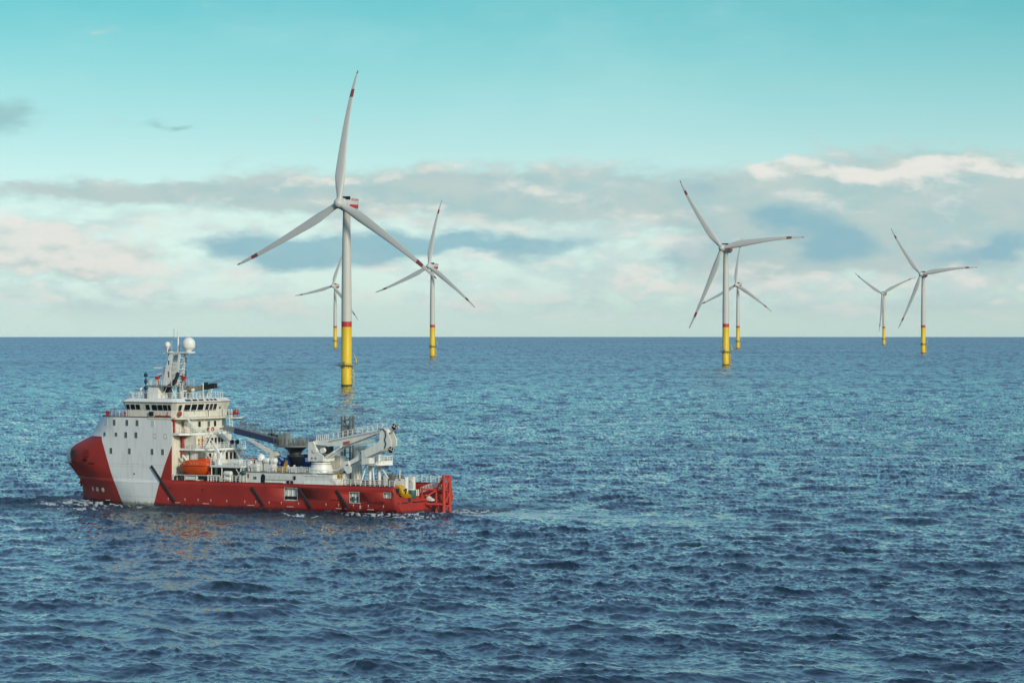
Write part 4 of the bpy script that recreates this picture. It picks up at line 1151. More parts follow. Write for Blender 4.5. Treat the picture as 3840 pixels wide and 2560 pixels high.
g = MB(); g.beam((41.9, 6.6, 10.0), (42.7, 6.6, 11.2), .42, .5); g.beam((42.7, 6.6, 11.2), (43.65, 6.6, 12.5), .28, .3); P('boom', g, white, dc)
g = MB(); g.beam((43.65, 6.6, 12.5), (43.65, 6.6, 12.1), .3, .3); P('boom_tip', g, black, dc)
g = MB(); g.lathe((38.9, 5.0, 8.55), [(.02, -1.3), (.45, -1.2), (.5, -1.0), (.5, 1.0), (.45, 1.2), (.02, 1.3)], 18, 'x'); g.bb(38.2, 38.5, 4.7, 5.3, 8.0, 8.3); g.bb(39.5, 39.8, 4.7, 5.3, 8.0, 8.3); P('air_receiver', g, white)
for x, y in ((40.4, 3.4), (39.9, 2.4)):
    g = MB(); g.tube((44.9 - (40.4 - x), y - 4.6, 10.9), (44.9 - (40.4 - x), y - 4.6, 11.7), .1); g.lathe((44.7 - (40.4 - x), y - 4.6, 12.0), [(.3, .25), (.42, 0), (.45, -.25)], 14, 'x'); P('floodlight', g, black)
g = MB(); g.bb(40.4, 36.0, 4.6, 5.0, 4.85, 7.6); P('recess_shade_panel', g, greyp)  # grey panel paints in the shade of the recess behind the life rafts
for x in (42.3, 39.9, 35.5):
    g = MB(); g.tube((x, 8.3, 4.95), (x, 8.3, 7.6), .1); P('pillar', g, white)
g = MB(); g.beam((35.3, 8.3, 7.4), (36.6, 8.3, 5.6), .1, .1); g.beam((36.6, 8.3, 7.4), (35.3, 8.3, 5.6), .1, .1); P('bracing', g, white)
g = MB(); g.rail([(51.3, 8.4, 4.95), (40.2, 8.4, 4.95)], 1.05, 2.9, .05, 0); P('railing', g, white)
for x0, x1 in ((43.2, 40.4), (37.4, 34.2)):
    g = MB(); g.rail([(x0, 8.35, 4.95), (x1, 8.35, 4.95)], 1.15, .75, .05, 2); P('railing', g, white)
g = MB(); g.bb(48.5, 46.2, 7.4, 8.2, 5.1, 5.75); P('deck_box', g, white)
g = MB(); g.tube((51.0, 8.0, 5), (51.0, 8.0, 5.8), .2); g.tube((50.3, 8.0, 5), (50.3, 8.0, 5.8), .2); P('mooring_bitts', g, black)
g = MB(); g.lathe((34.9, 8.2, 6.7), [(.02, -.7), (.4, -.5), (.45, .1), (.3, .6), (.02, .7)], 14, 'x'); P('hose_reel', g, green)

# ------------------------------------------------------------------ port deck house and what stands on it
dh = tier('cargo_house', 14.6, 35.0, 3.0, 8.3, 4.86, 6.9, white)
g = MB(); g.bb(14.4, 35.2, 2.8, 8.42, 6.9, 7.0); P('roof', g, greyp, dh)
g = MB(); pts = [(30.85, 5.0), (29.95, 5.0), (29.95, 6.4), (30.2, 6.6), (30.5, 6.62), (30.8, 6.3)]; g.prism(pts, 8.28, 8.36); P('archway', g, black, dh)
for x in (32.4, 32.0): side_box(8.3, x - .12, x + .12, 5.6, 6.05, 'window', glass, dh)
side_box(8.3, 33.9, 33.6, 5.8, 6.6, 'fire_box', redp, dh)
g = MB(); g.bb(23.6, 29.7, 8.36, 8.40, 5.62, 6.42); rk = P('gangway_rack', g, greyp)
g = MB()
for i in range(20): g.bb(29.48 - i * .3, 29.66 - i * .3, 8.40, 8.47, 5.62, 6.42)
for j in range(5): g.bb(23.7, 29.7, 8.40, 8.465, 5.61 + j * .18, 5.70 + j * .18)
P('lattice', g, white, rk)
g = MB(); g.tube((29.6, 8.45, 5.15), (25.5, 8.45, 5.15), .12); P('spare_boom', g, white)
for x in (24.6, 23.7):
    g = MB(); g.bb(x - .22, x + .22, 8.3, 8.5, 5.0, 5.5); P('cable_reel', g, black)
g = MB(); g.bb(22.9, 23.3, 8.3, 8.42, 5.7, 6.4); P('locker', g, black)
g = MB(); g.rail([(29.0, 8.2, 7.0), (19.8, 8.2, 7.0)], 1.05, 1.5, .045, 2); P('railing', g, white, dh)
g = MB(); g.rail([(24.0, 7.8, 7.0), (20.6, 7.8, 7.0)], 1.05, .35, .04, 1); P('gate_railing', g, white, dh)
g = MB(); g.rail([(34.9, 8.2, 7.0), (29.4, 8.2, 7.0)], 1.05, 1.8, .04, 2); P('railing', g, white, dh)
stairs((28.9, 7.2, 8.0), (30.3, 7.2, 6.9), n=4); stairs((36.9, 6.6, 8.3), (35.9, 6.6, 7.0), n=4)
for x, w_ in ((33.4, .8), (32.75, .8), (29.3, 1.2)):
    g = MB(); g.bb(x - w_ * .35, x + w_ * .35, 6.6, 7.4, 7.0, 7.75); g.bb(x - w_ / 2, x + w_ / 2, 6.4, 7.6, 7.75, 8.35); P('vent_head', g, white)
g = MB(); g.tube((34.5, 7.0, 7.0), (34.5, 7.0, 8.4), .3); g.bb(34.0, 34.7, 6.7, 7.3, 8.4, 8.9); P('vent_head', g, white)
for x in (32.6, 31.0):
    g = MB(); g.lathe((x, 4.0, 8.85), [(.02, -.75), (.45, -.7), (.55, -.5), (.55, .5), (.45, .7), (.02, .75)], 18, 'x'); g.bb(x - .5, x + .5, 3.7, 4.3, 7.0, 8.5); P('pressure_tank', g, white)
g = MB(); g.bb(33.6, 35.0, 3.4, 4.4, 7.0, 9.0); g.lathe((34.0, 3.9, 9.6), [(.75, -.7), (.75, -.1), (.5, .4), (.05, .55)], 18); P('storage_tank', g, white)
for i, x in enumerate((37.2, 36.3, 35.6)):
    g = MB(); g.tube((x, 3.5, 7.0), (x, 3.5, 9.2), .1); g.tube((x, 3.5, 9.2), (x - .6, 3.5, 9.2), .1); g.tube((x, 3.5, 8.5), (x - .8, 3.8, 7.9), .12); P('fuel_pipe', g, redp)
g = MB(); g.bb(35.7, 37.2, 2.6, 3.4, 8.9, 9.15); g.bb(35.9, 36.7, 2.6, 3.3, 7.9, 8.9); P('valve_station', g, redp)
g = MB(); g.bb(20.8, 40.0, -5.5, 3.0, 4.85, 6.9); P('machinery_casing', g, greyp)
for x, y, h_ in ((35.0, 1.4, 1.6), (33.2, .5, 1.2), (36.2, .2, 1.0), (31.5, 3.3, .9), (27.0, 5.0, .9), (25.2, 5.5, 1.0), (23.8, 5.2, .8)):
    g = MB(); g.bb(x - .5, x + .5, y - .5, y + .5, 6.95, 6.95 + h_); g.tube((x, y, 6.95 + h_), (x, y, 7.3 + h_), .2); P('deck_locker', g, white)
# small crane with the long cream boom
g = MB(); g.tube((32.4, 2.2, 6.9), (32.4, 2.2, 9.4), .62, .52, 18); g.box((32.35, 2.2, 9.9), (1.0, 1.1, 1.3)); g.lathe((31.5, 2.2, 10.1), [(.45, -.5), (.45, .5)], 16, 'y'); pc = P('provision_crane', g, cream)
g = MB()
A_, B_ = Vector((32.6, 2.2, 10.2)), Vector((38.4, 2.2, 12.85))
dv = (B_ - A_).normalized(); up_ = Vector((-dv.z, 0, dv.x))
ra = [A_ + up_ * .45 + Vector((0, s, 0)) for s in (-.3, .3)] + [A_ - up_ * .45 + Vector((0, s, 0)) for s in (.3, -.3)]
rb = [B_ + up_ * .12 + Vector((0, s, 0)) for s in (-.14, .14)] + [B_ - up_ * .12 + Vector((0, s, 0)) for s in (.14, -.14)]
g.ring([ra, rb], True, True, 0, False); P('boom', g, cream, pc)

# blue hydraulic gear
for x in (31.3, 29.5):
    g = MB(); g.lathe((x, 2.0, 8.2), [(.05, -1.15), (.55, -1.0), (.85, -.5), (.9, .1), (.7, .7), (.3, 1.0), (.1, 1.3)], 20); P('hydraulic_accumulator', g, blue)
g = MB(); g.bb(26.6, 29.4, -4.2, -2.6, 6.9, 9.95); g.bb(24.3, 29.5, -2.4, 1.2, 6.95, 7.8); g.beam((29.3, 0, 8.0), (27.4, 0, 9.9), .3, .3); g.beam((31.0, 1.9, 9.6), (31.7, 1.9, 10.2), .22, .22)
for x in (25.2, 26.0, 24.6): g.tube((x, .5, 7.2), (x, .5, 9.4), .25)
P('winch_frame', g, blue)
g = MB(); g.bb(28.6, 31.2, -1.2, .6, 6.95, 9.4); P('control_cabin', g, greyp)
for x in (27.6, 27.0): 
    g = MB(); g.lathe((x, -3.4, 9.95), [(.32, 0), (.32, .9), (.1, 1.1)], 14); P('gas_bottle', g, redb)
g = MB(); g.bb(27.9, 26.4, 6.6, 7.4, 7.0, 7.8)
for i in range(4): g.beam((26.3, 6.7 + i * .25, 7.0), (26.3, 6.7 + i * .25, 9.3 - i * .4), .08, .08); g.beam((25.8 + i * .2, 7.0, 7 + .4 * i), (25.8 + i * .2, 7.0, 9.2 - .2 * i), .08, .08)
P('pump_skid', g, yellow)

# ------------------------------------------------------------------ walk-to-work gangway (navy boom on a grey turret)
g = MB(); g.lathe((28.9, 0, 0), [(1.25, 6.9), (1.25, 9.3), (1.6, 9.5), (1.6, 9.9), (1.1, 10.0), (1.3, 10.6), (2.3, 11.35), (2.3, 11.45)], 28); gw = P('access_gangway', g, paint('dark_grey_paint', (.035, .042, .043), .5))
g = MB(); g.lathe((28.9, 0, 0), [(3.5, 11.4), (3.6, 11.5), (3.6, 11.75)], 28); g.bb(31.8, 33.0, -1.3, 1.3, 11.4, 11.75); g.box((31.6, .2, 12.7), (1.1, 1.8, 2.1)); g.bb(30.4, 31.2, -.5, .9, 11.7, 14.0); g.bb(26.2, 29.5, -.8, .8, 11.75, 12.2); g.bb(26.8, 28.6, -.3, .6, 12.2, 13.0); P('turret', g, greyp, gw)
g = MB(); pts = [Vector((28.9 + 3.5 * math.cos(t), 3.5 * math.sin(t), 11.75)) for t in [2 * math.pi * i / 24 for i in range(25)]]; g.rail(pts, 1.15, .9, .045, 2); g.rail([(33.0, 1.3, 11.75), (31.6, 1.3, 11.75)], 1.2, .7, .045, 2); P('railing', g, steel, gw)
A_, B_ = Vector((32.2, 0, 12.25)), Vector((42.6, 0, 14.25))
g = MB(); dv = (B_ - A_).normalized(); g.beam(A_, B_, 1.5, 1.12); P('boom', g, navy, gw)
up_ = Vector((-dv.z, 0, dv.x))
g = MB(); g.beam(A_ + up_ * .6, B_ + up_ * .6, 1.56, .12); g.beam(B_, B_ + dv * 2.7 - up_ * .05, 1.2, .9); g.beam(B_ + dv * 2.5 - up_ * .3, B_ + dv * 3.7 - up_ * .35, 1.0, .22); P('telescopic_tip', g, greyp, gw)
g = MB(); n_ = 9
for i in range(n_ + 1):
    p = A_.lerp(B_, i / n_) + up_ * .65
    for s in (-.7, .7):
        g.beam(p + Vector((0, s, 0)), p + Vector((0, s, 0)) + up_ * 1.25, .06, .06)
        if i < n_:
            q = A_.lerp(B_, (i + 1) / n_) + up_ * .65
            for h_ in (.62, 1.25): g.beam(p + Vector((0, s, 0)) + up_ * h_, q + Vector((0, s, 0)) + up_ * h_, .05, .05)
            g.beam(p + Vector((0, s, 0)), q + Vector((0, s, 0)) + up_ * 1.25, .035, .035)
P('lattice_railing', g, steel, gw)
g = MB(); g.beam(A_ + up_ * 1.0 + dv * .6, A_ + up_ * .9 + dv * 3.2, .3, .3); g.beam(A_ + up_ * .7 + dv * 2.4, A_ + up_ * 2.0 + dv * 2.6, .15, .15); P('luffing_cylinder', g, black, gw)

# ------------------------------------------------------------------ main knuckle-boom crane
CY = 6.0
g = MB()
lo = [(21.1, 8.5), (14.9, 8.5), (14.9, 3.4), (21.1, 3.4)]; hi = [(20.6, 8.1), (15.8, 8.1), (15.8, 3.8), (20.6, 3.8)]
g.ring([[Vector((x, y, 4.9)) for x, y in lo], [Vector((x, y, 6.5)) for x, y in hi]], True, True, 0, False)
g.bb(20.9, 15.6, 3.7, 8.4, 6.5, 6.6)
g.lathe((18.75, CY, 0), [(2.45, 6.6), (2.3, 7.4), (1.85, 8.5), (1.8, 9.0), (1.8, 9.25)], 32)
cr = P('knuckle_crane', g, white)
g = MB(); g.lathe((18.75, CY, 0), [(1.86, 8.62), (1.86, 8.7)], 32); g.lathe((18.75, CY, 0), [(1.86, 9.0), (1.86, 9.1)], 32); P('slewing_ring', g, black, cr)
g = MB()
for s in (-1, 1): g.prism([(20.5, 12.72), (20.45, 9.2), (17.05, 9.2), (17.05, 10.2), (18.2, 10.9), (18.9, 12.05), (19.3, 12.83)], CY + s * 1.7 - .12, CY + s * 1.7 + .12)
g.prism([(20.5, 12.72), (20.45, 9.2), (19.6, 9.2), (19.6, 12.7)], CY - 1.58, CY + 1.58); g.bb(17.1, 20.4, CY - 1.58, CY + 1.58, 9.2, 9.7)
g.box((21.0, CY + .6, 9.4), (1.2, 1.0, .7)); g.lathe((18.95, CY + 1.85, 11.2), [(.42, -.05), (.42, .15)], 20, 'y'); g.lathe((17.5, CY + 1.0, 11.2), [(.5, -.5), (.5, .5)], 20, 'y')
P('crane_column', g, white, cr)
for x in (19.55, 18.75):
    g = MB(); g.lathe((x, CY + 1.84, 9.75), [(.2, -.02), (.2, .03)], 14, 'y'); P('inspection_hatch', g, greyp, cr)
g = MB(); g.bb(17.2, 16.6, CY - .9, CY + .9, 10.6, 11.9); P('hoist_winch', g, black, cr)
g = MB(); g.prism([(20.23, 12.83), (19.3, 12.94), (16.51, 13.16), (5.11, 15.27), (4.58, 15.49), (3.52, 15.38), (3.25, 14.71), (5.11, 14.45), (6.04, 14.45), (11.74, 12.5), (13.33, 11.94), (19.3, 12.16)], CY - .75, CY + .75)
g.prism([(3.65, 15.27), (3.25, 14.71), (2.59, 15.1), (1.7, 15.6), (1.9, 16.0), (2.46, 15.93)], CY - .3, CY + .3); P('main_boom', g, white, cr, bevel=.06)
for dz in (-.12, -.3):
    g = MB(); g.beam((16.6, CY + .79, 13.02 + dz), (5.4, CY + .79, 15.1 + dz), .05, .05, up=(0, 1, 0)); P('hydraulic_line', g, greyp, cr)
g = MB(); a = Vector((16.6, CY, 13.25)); c = Vector((4.6, CY, 15.5)); n_ = 11
for s in (-.7, .7):
    for i in range(n_ + 1):
        p = a.lerp(c, i / n_) + Vector((0, s, 0)); g.beam(p, p + Vector((0, 0, 1.0)), .06, .06)
    for h_ in (.55, 1.0): g.beam(a + Vector((0, s, h_)), c + Vector((0, s, h_)), .05, .05)
g.rail([(19.3, CY + .7, 12.95), (16.7, CY + .7, 13.2)], 1.0, .45, .05, 2); P('boom_railing', g, white, cr)
g = MB(); g.beam((17.57, CY + .8, 9.6), (15.2, CY + .8, 11.0), .42, .42); g.beam((15.3, CY + .8, 10.95), (13.7, CY + .8, 11.9), .26, .26); g.beam((17.57, CY - .8, 9.6), (13.7, CY - .8, 11.9), .42, .42); P('luffing_cylinder', g, white, cr)
g = MB(); g.beam((13.46, CY, 12.1), (5.38, CY, 13.5), .36, .36); P('jib_cylinder', g, cream, cr)
jib = [(5.11, 14.71), (4.31, 15.38), (3.39, 14.94), (2.59, 13.38), (2.59, 12.27), (3.52, 11.83), (8.16, 10.06), (8.43, 10.17), (8.56, 11.39), (5.51, 12.83), (5.11, 13.38)]
g = MB()
for y0, y1 in ((CY + .8, CY + 1.0), (CY - 1.0, CY - .8)): g.prism(jib, y0, y1)
g.prism([(8.5, 10.2), (8.56, 11.35), (5.6, 12.75), (5.2, 13.2), (4.0, 12.2), (8.16, 10.1)], CY - .8, CY + .8); P('jib', g, white, cr)
g = MB(); g.prism([(9.09, 11.39), (8.43, 11.39), (8.36, 9.94), (7.5, 10.06), (7.5, 8.95), (9.09, 8.72)], CY - .9, CY + .95); P('jib_sleeve', g, white, cr)
g = MB(); g.prism([(9.09, 10.83), (12.27, 9.28), (13.73, 9.17), (13.73, 8.72), (12.27, 8.56), (9.09, 9.83)], CY - .5, CY + .5); P('telescopic_jib', g, white, cr)
g = MB(); g.prism([(13.73, 9.17), (12.27, 9.39), (11.61, 8.06), (11.61, 7.28), (12.27, 6.95), (12.67, 7.28), (13.33, 8.17)], CY + .5, CY + .75); g.beam((13.3, CY + .6, 8.3), (14.9, CY + .6, 7.5), .3, .2); P('jib_head', g, white, cr)
g = MB(); g.prism([(12.9, 8.55), (12.3, 8.75), (12.2, 8.45)], CY + .76, CY + .8); P('cutout', g, black, cr)
for (x, z) in ((2.19, 15.8), (2.95, 11.6)):
    g = MB(); g.lathe((x, CY + .35, z), [(.58, -.14), (.66, -.1), (.56, 0), (.66, .1), (.58, .14)], 24, 'y'); s_ = P('sheave', g, black, cr)
    g = MB()
    for t in (.5, 2.0, 3.5): g.beam((x, CY + .52, z), (x + .6 * math.cos(t), CY + .52, z + .6 * math.sin(t)), .1, .12, up=(0, 1, 0))
    g.ring([[Vector((x + r_ * math.cos(t), CY + yy, z + r_ * math.sin(t))) for t in [2 * math.pi * i / 24 for i in range(24)]] for r_, yy in ((.62, .5), (.68, .5), (.68, .56), (.62, .56))], True, False); P('spokes', g, white, s_)
g = MB(); pts = [Vector((x, CY + 1.05, z)) for x, z in ((4.9, 15.35), (4.3, 15.4), (3.78, 14.94), (3.65, 14.27), (3.92, 13.38), (3.65, 12.72), (3.92, 11.83))]; g.path(pts, .09, 8); P('hose', g, black, cr)
g = MB(); g.tube((14.5, CY + .6, 7.6), (14.5, CY + .6, 6.9), .05); g.prism([(14.95, 6.85), (14.05, 6.85), (14.0, 6.4), (14.3, 6.05), (14.6, 5.95), (14.95, 6.3)], CY + .4, CY + .8); hk = P('hook_block', g, yellow, cr)
g = MB()
for i in range(3): g.beam((14.15 + i * .3, CY + .82, 6.3), (14.35 + i * .3, CY + .82, 6.75), .08, .03, up=(0, 1, 0))
P('stripes', g, black, hk)
g = MB(); g.prism([(13.4, 12.83), (11.74, 13.11), (11.74, 12.46), (13.33, 12.11)], CY + .76, CY + .78); sn = P('sign', g, paint('pink_sign', (.52, .27, .25), .5), cr)
g = MB()
for dz in (.12, .34, .52): g.beam((13.2, CY + .795, 12.2 + dz), (11.95, CY + .795, 12.48 + dz * .95), .1, .02, up=(0, 1, 0))
P('sign_writing', g, redp, sn)
g = MB(); g.rail([(15.6, 3.8, 6.6), (15.6, 8.3, 6.6), (20.8, 8.3, 6.6)], 1.0, 2.2, .04, 1); P('railing', g, white, cr)

# ------------------------------------------------------------------ behind the crane
g = MB()
for x in (16.05, 17.95):
    for y in (-.5, .5): g.beam((x, y, 5.0), (x, y, 17.3), .34, .3)
for i in range(12):
    z = 5.6 + i
    g.beam((16.05, .5, z), (17.95, .5, z), .14, .14, up=(0, 1, 0)); g.beam((16.05, -.5, z), (17.95, -.5, z), .14, .14, up=(0, 1, 0)); g.beam((16.05, -.5, z), (16.05, .5, z), .12, .12)
tw = P('module_tower', g, paint('tower_grey', (.13, .155, .16), .5, dirt=.4))
g = MB(); g.prism([(17.75, 16.2), (17.0, 15.2), (16.25, 16.2), (16.25, 14.6), (17.75, 14.6)], -.35, .35); g.bb(16.2, 17.8, -.4, .4, 13.7, 14.9); P('hoist_trolley', g, greyp, tw)
g = MB(); g.bb(16.6, 20.2, .8, 3.0, 5.0, 10.0); g.bb(15.9, 16.6, .8, 2.8, 5, 7.4); P('hangar', g, cream)
g = MB(); g.bb(15.4, 14.9, 2.8, 3.6, 5.0, 7.6); P('switch_locker', g, white)
g = MB(); g.bb(15.42, 14.95, 3.6, 3.64, 6.6, 7.3); P('vent_grille', g, black)
g = MB(); g.lathe((13.6, 2, 0), [(1.0, 4.9), (1.0, 8.9), (.75, 9.1)], 24); g.tube((13.6, 2, 9.0), (13.6, 2, 11.0), .55, .55, 18); g.path([(13.6, 2, 10.9), (13.3, 2, 11.45), (12.8, 2, 11.6), (11.2, 2, 11.6)], .5, 16); P('exhaust_duct', g, cream)
g = MB(); g.tube((13.6, 2.0, 9.0), (13.6, 2.0, 9.5), .62, .62, 18); P('duct_flange', g, black)
pf = slab('work_platform', [(11.7, 4.2), (7.6, 4.2), (7.0, 2.0), (6.6, .5), (7.2, -.6), (11.6, -.6)], 8.5, 8.72, [(11.6, 4.1), (8.2, 4.1)])
g = MB(); g.rail([(8.0, 3.9, 8.9), (7.2, 1.8, 8.9), (6.8, .4, 8.9), (7.3, -.5, 8.9), (11.4, -.5, 8.9)], 1.25, .55, .05, 2); g.prism([(8.3, 3.9), (7.0, 1.6), (6.7, .3), (7.3, -.5), (7.4, -.4), (6.9, .35), (7.2, 1.6), (8.4, 3.7)], 8.72, 9.35, 'z'); P('bulwark', g, white, pf)
for a, c, r_ in (((10.6, 3.2, 8.5), (9.6, 6.6, 4.95), .14), ((9.2, 3.2, 8.5), (6.5, 6.6, 4.95), .14), ((10.2, 2.6, 8.5), (10.2, 2.6, 4.9), .3), ((9.9, 0, 10.3), (9.9, 0, 4.9), .34), ((9.6, .2, 8.4), (7.6, .4, 6.0), .14)):
    g = MB(); g.tube(a, c, r_); P('leg', g, white, pf)
g = MB()
for x in (12.2, 11.6):
    for y in (3.9, 4.7): g.beam((x, y, 5.0), (x, y, 9.6), .08, .08)
for i in range(11): g.beam((12.2, 4.7, 5.2 + i * .4), (11.6, 4.7, 5.2 + i * .4), .06, .06); g.beam((11.6, 3.9, 5.2 + i * .4), (11.6, 4.7, 5.2 + i * .4), .06, .06)
P('ladder', g, white)
g = MB(); g.rail([(14.8, 8.35, 4.98), (.9, 8.35, 4.98)], 1.08, 1.05, .05, 2); P('railing', g, white)
g = MB(); g.rail([(13.0, 7.1, 4.9), (4.0, 7.1, 4.9)], 1.0, .7, .035, 3); P('inner_railing', g, steel)
for i, x in enumerate((13.4, 12.2, 9.0, 7.7, 6.4, 11.0)):
    g = MB(); g.bb(x - .45, x + .45, -6.2, -5.4, 2.6, 5.9 + .25 * (i % 3)); g.bb(x - .3, x + .3, -5.5, -5.3, 5.2, 5.6); P('equipment_rack', g, (greyp, white, steel)[i % 3])
g = MB()
for x in (13.0, 12.0, 11.0, 10.2):
    g.beam((x, -6, 5), (x, -6, 6.5), .12, .12)
for z in (5.6, 6.1, 6.5): g.beam((13.2, -6, z), (10.0, -6, z), .1, .1)
P('pipe_rack', g, steel)
g = MB(); g.tube((12.5, 2, 4.0), (4.0, 2, 4.0), .25); g.tube((12.5, 1.0, 3.5), (4.0, 1.0, 3.5), .25); P('deck_pipe', g, redp)
g = MB(); g.bb(5.0, 12.0, -1.5, 1.5, 2.6, 4.6); P('cargo_skid', g, paint('dull_purple', (.09, .07, .13), .6))
# starboard rail, white frames on the far bulwark
for x in (8.2, 6.0, 4.0, 2.2, 10.2, 12.2):
    g = MB(); g.beam((x, -8.4, 4.95), (x, -8.4, 6.35), .12, .12); g.beam((x - 1.1, -8.4, 4.95), (x - 1.1, -8.4, 6.2), .1, .1); g.beam((x, -8.4, 6.25), (x - 1.2, -8.4, 6.15), .1, .12); g.beam((x, -8.4, 5.6), (x - 1.2, -8.4, 5.6), .06, .06); P('rail_frame', g, white)
g = MB(); g.beam((13, -8.4, 6.3), (1, -8.4, 6.0), .05, .05); P('railing', g, white)
ht = tier('stern_hut', 1.3, 3.6, 3.2, 4.2, 2.6, 6.2, white)
g = MB(); g.bb(1.25, 1.3, 3.2, 4.25, 2.6, 6.55); P('hut_edge', g, white, ht)
side_box(4.2, 3.3, 2.0, 4.95, 5.05, 'name_strip', greyp, ht); side_box(4.2, 2.75, 2.35, 6.0, 6.2, 'red_lamp', redb, ht)
g = MB(); g.tube((3.3, 3.0, 5.0), (3.3, 3.0, 7.7), .09); P('ensign_staff', g, white)

# ------------------------------------------------------------------ stern launching frame, red
g = MB()
for a, c, r_ in (((-3, -2.05, -.9), (-3, -2.05, 6.75), .32), ((-3, -4.05, -.9), (-3, -4.05, 6.75), .32), ((-1, -2.65, -.9), (-1, -2.65, 4.2), .26),
                 ((-3, -2.05, 6.6), (-3, -4.05, 6.6), .2), ((-3, -2.05, 6.2), (-3, -4.05, 6.2), .14), ((-1, -2.65, 4.1), (-3, -2.0, 6.2), .26), ((-.2, 1.1, 4.3), (-1, -2.65, 4.0), .17), ((-1, -2.65, 3.95), (-3, -2.05, 3.95), .2), ((-1, -2.65, 3.95), (-3, -4.05, 3.95), .2),
                 ((-.1, .85, 2.9), (-.2, 1.0, 4.3), .17), ((-.1, -.5, 2.85), (-1, -2.5, 3.9), .16), ((-.1, -.7, 1.45), (-3, -2.05, 1.45), .24), ((-3, -2.2, 3.9), (-3, -3.9, 6.2), .2), ((-3, -4.05, 3.6), (-3, -2.05, 1.2), .18), ((-1, -2.9, 3.8), (-3, -2.05, .9), .15),
                 ((-3, -2.05, 1.1), (-3, -4.05, 1.1), .2), ((-3, -4.05, 1.2), (-3, -2.3, .5), .15), ((-2.0, -2.35, 1.3), (-2.0, -2.35, -.9), .14), ((-2.4, -2.2, 1.3), (-2.4, -2.2, -.9), .14), ((0, -6.5, 4.2), (-3, -4.05, 4.0), .2), ((0, -6.5, 1.4), (-3, -4.05, 1.3), .2)): g.tube(a, c, r_, r_, 12)
P('launch_frame', g, redb)
g = MB(); a, c = Vector((3.0, -4, 3.4)), Vector((-.6, -4, 4.7))
for s in (-.5, .5):
    for h_ in (0, .9): g.beam(a + Vector((0, s, h_)), c + Vector((0, s, h_)), .09, .09)
    for i in range(7):
        p = a.lerp(c, i / 6) + Vector((0, s, 0)); g.beam(p, p + Vector((0, 0, .9)), .06, .06)
        if i < 6: g.beam(p, a.lerp(c, (i + 1) / 6) + Vector((0, s, .9)), .05, .05)
for i in range(7): p = a.lerp(c, i / 6); g.beam(p + Vector((0, -.5, 0)), p + Vector((0, .5, 0)), .5, .06)
g.beam((-.6, -4, 4.7), (-2.2, -4.6, 5.3), .8, .1)
for i in range(5): g.beam((-.6 - i * .35, -4, 3.9 + i * .1), (-1.0 - i * .35, -4.3, 5.3 + i * .12), .08, .08)
P('accommodation_ladder', g, white)
g = MB(); g.prism([(1.1, 2.95), (.9, 2.6), (-.2, 2.0), (-.75, 2.0), (-.8, 2.3), (-.1, 2.6), (.6, 3.1)], -2.4, -1.4); P('stern_roller', g, white)
for x, y in ((.9, 1.3), (.7, .8)):
    g = MB(); g.bb(x - .12, x + .12, y - .18, y + .18, 2.6, 4.2); P('guide_post', g, cream)

# ------------------------------------------------------------------ things carried on board
ROT_S = Matrix.Rotation(math.pi - SHIP_TH, 4, 'Z'); ORG = Vector((SHIP_O[0], SHIP_O[1], sea_drop(*SHIP_O)))


def aboard(name, loc, label, cat, group=None):
    o = empty(name, ORG + ROT_S @ Vector(loc), math.pi - SHIP_TH)
    return tag(o, label, cat, group)


lb = aboard('lifeboat', (46.75, 7.25, 5.85), 'orange enclosed lifeboat hanging in its davit on the ship\'s port side', 'lifeboat')
g = MB(); ST = [(-3.6, .25, 1.2), (-3.3, .75, 1.5), (-2.4, 1.08, 1.75), (-.6, 1.2, 1.85), (1.4, 1.2, 1.85), (2.6, 1.0, 1.8), (3.3, .65, 1.75), (3.68, .12, 1.72)]
rings = []
for x, w_, bt in ST:
    pts = []
    for i in range(13):
        t = math.pi * i / 12; pts.append(Vector((x, -w_ * math.cos(t), 1.85 - (bt - .0) * abs(math.sin(t)) ** .8 * (.55 if abs(x) > 3.2 else 1))))
    rings.append(pts)
g.ring(rings, False, False); g.add(rings[0], [tuple(range(13))]); g.add(rings[-1], [tuple(range(13))])
lh = g.build('hull', orange, lb)
g = MB(); rings = []
for x, w_, h_ in ((-3.6, .25, .3), (-3.35, .75, .75), (-3.0, .95, 1.05), (-2.0, 1.1, 1.15), (.0, 1.2, 1.15), (1.4, 1.2, 1.1), (2.6, 1.0, .85), (3.3, .65, .5), (3.68, .12, .1)):
    rings.append([Vector((x, -w_ * math.cos(t) * (1 if i in (0, 12) else .98), 1.9 + h_ * abs(math.sin(t)) ** .6)) for i, t in [(i, math.pi * i / 12) for i in range(13)]])
g.ring(rings, False, False); g.add(rings[0], [tuple(range(13))]); g.build('canopy', orange, lb)
g = MB(); g.ring([[Vector((x, y, z)) for x, y in ((-2.9 + i_, -.7 + i_ * .3), (-1.0 - i_ * .6, -.75 + i_ * .3), (-1.0 - i_ * .6, .75 - i_ * .3), (-2.9 + i_, .7 - i_ * .3))] for z, i_ in ((2.6, 0), (3.15, .05), (3.35, .3))], True, True, 0, False); cb = g.build('conning_tower', orange, lb, bevel=.06)
g = MB(); g.bb(-1.35, -.9, -.35, .35, 3.15, 3.42); g.build('hatch', black, cb)
g = MB()
for s in (-1, 1): g.beam((-3.4, s * .72, 1.88), (-2.4, s * 1.1, 1.88), .08, .1); g.beam((-2.4, s * 1.1, 1.88), (1.4, s * 1.22, 1.88), .08, .1); g.beam((1.4, s * 1.22, 1.88), (3.3, s * .68, 1.88), .08, .1)
g.build('fender_belt', rubber, lb)
for x in (2.6, 1.9, .3, -.4, -1.1):
    g = MB(); g.bb(x - .16, x + .16, 1.16, 1.22, 2.28, 2.34); g.build('grab_line', white, lb)
g = MB(); g.bb(.7, 1.5, 1.12, 1.2, 2.0, 2.85); g.build('door', orange, lb)
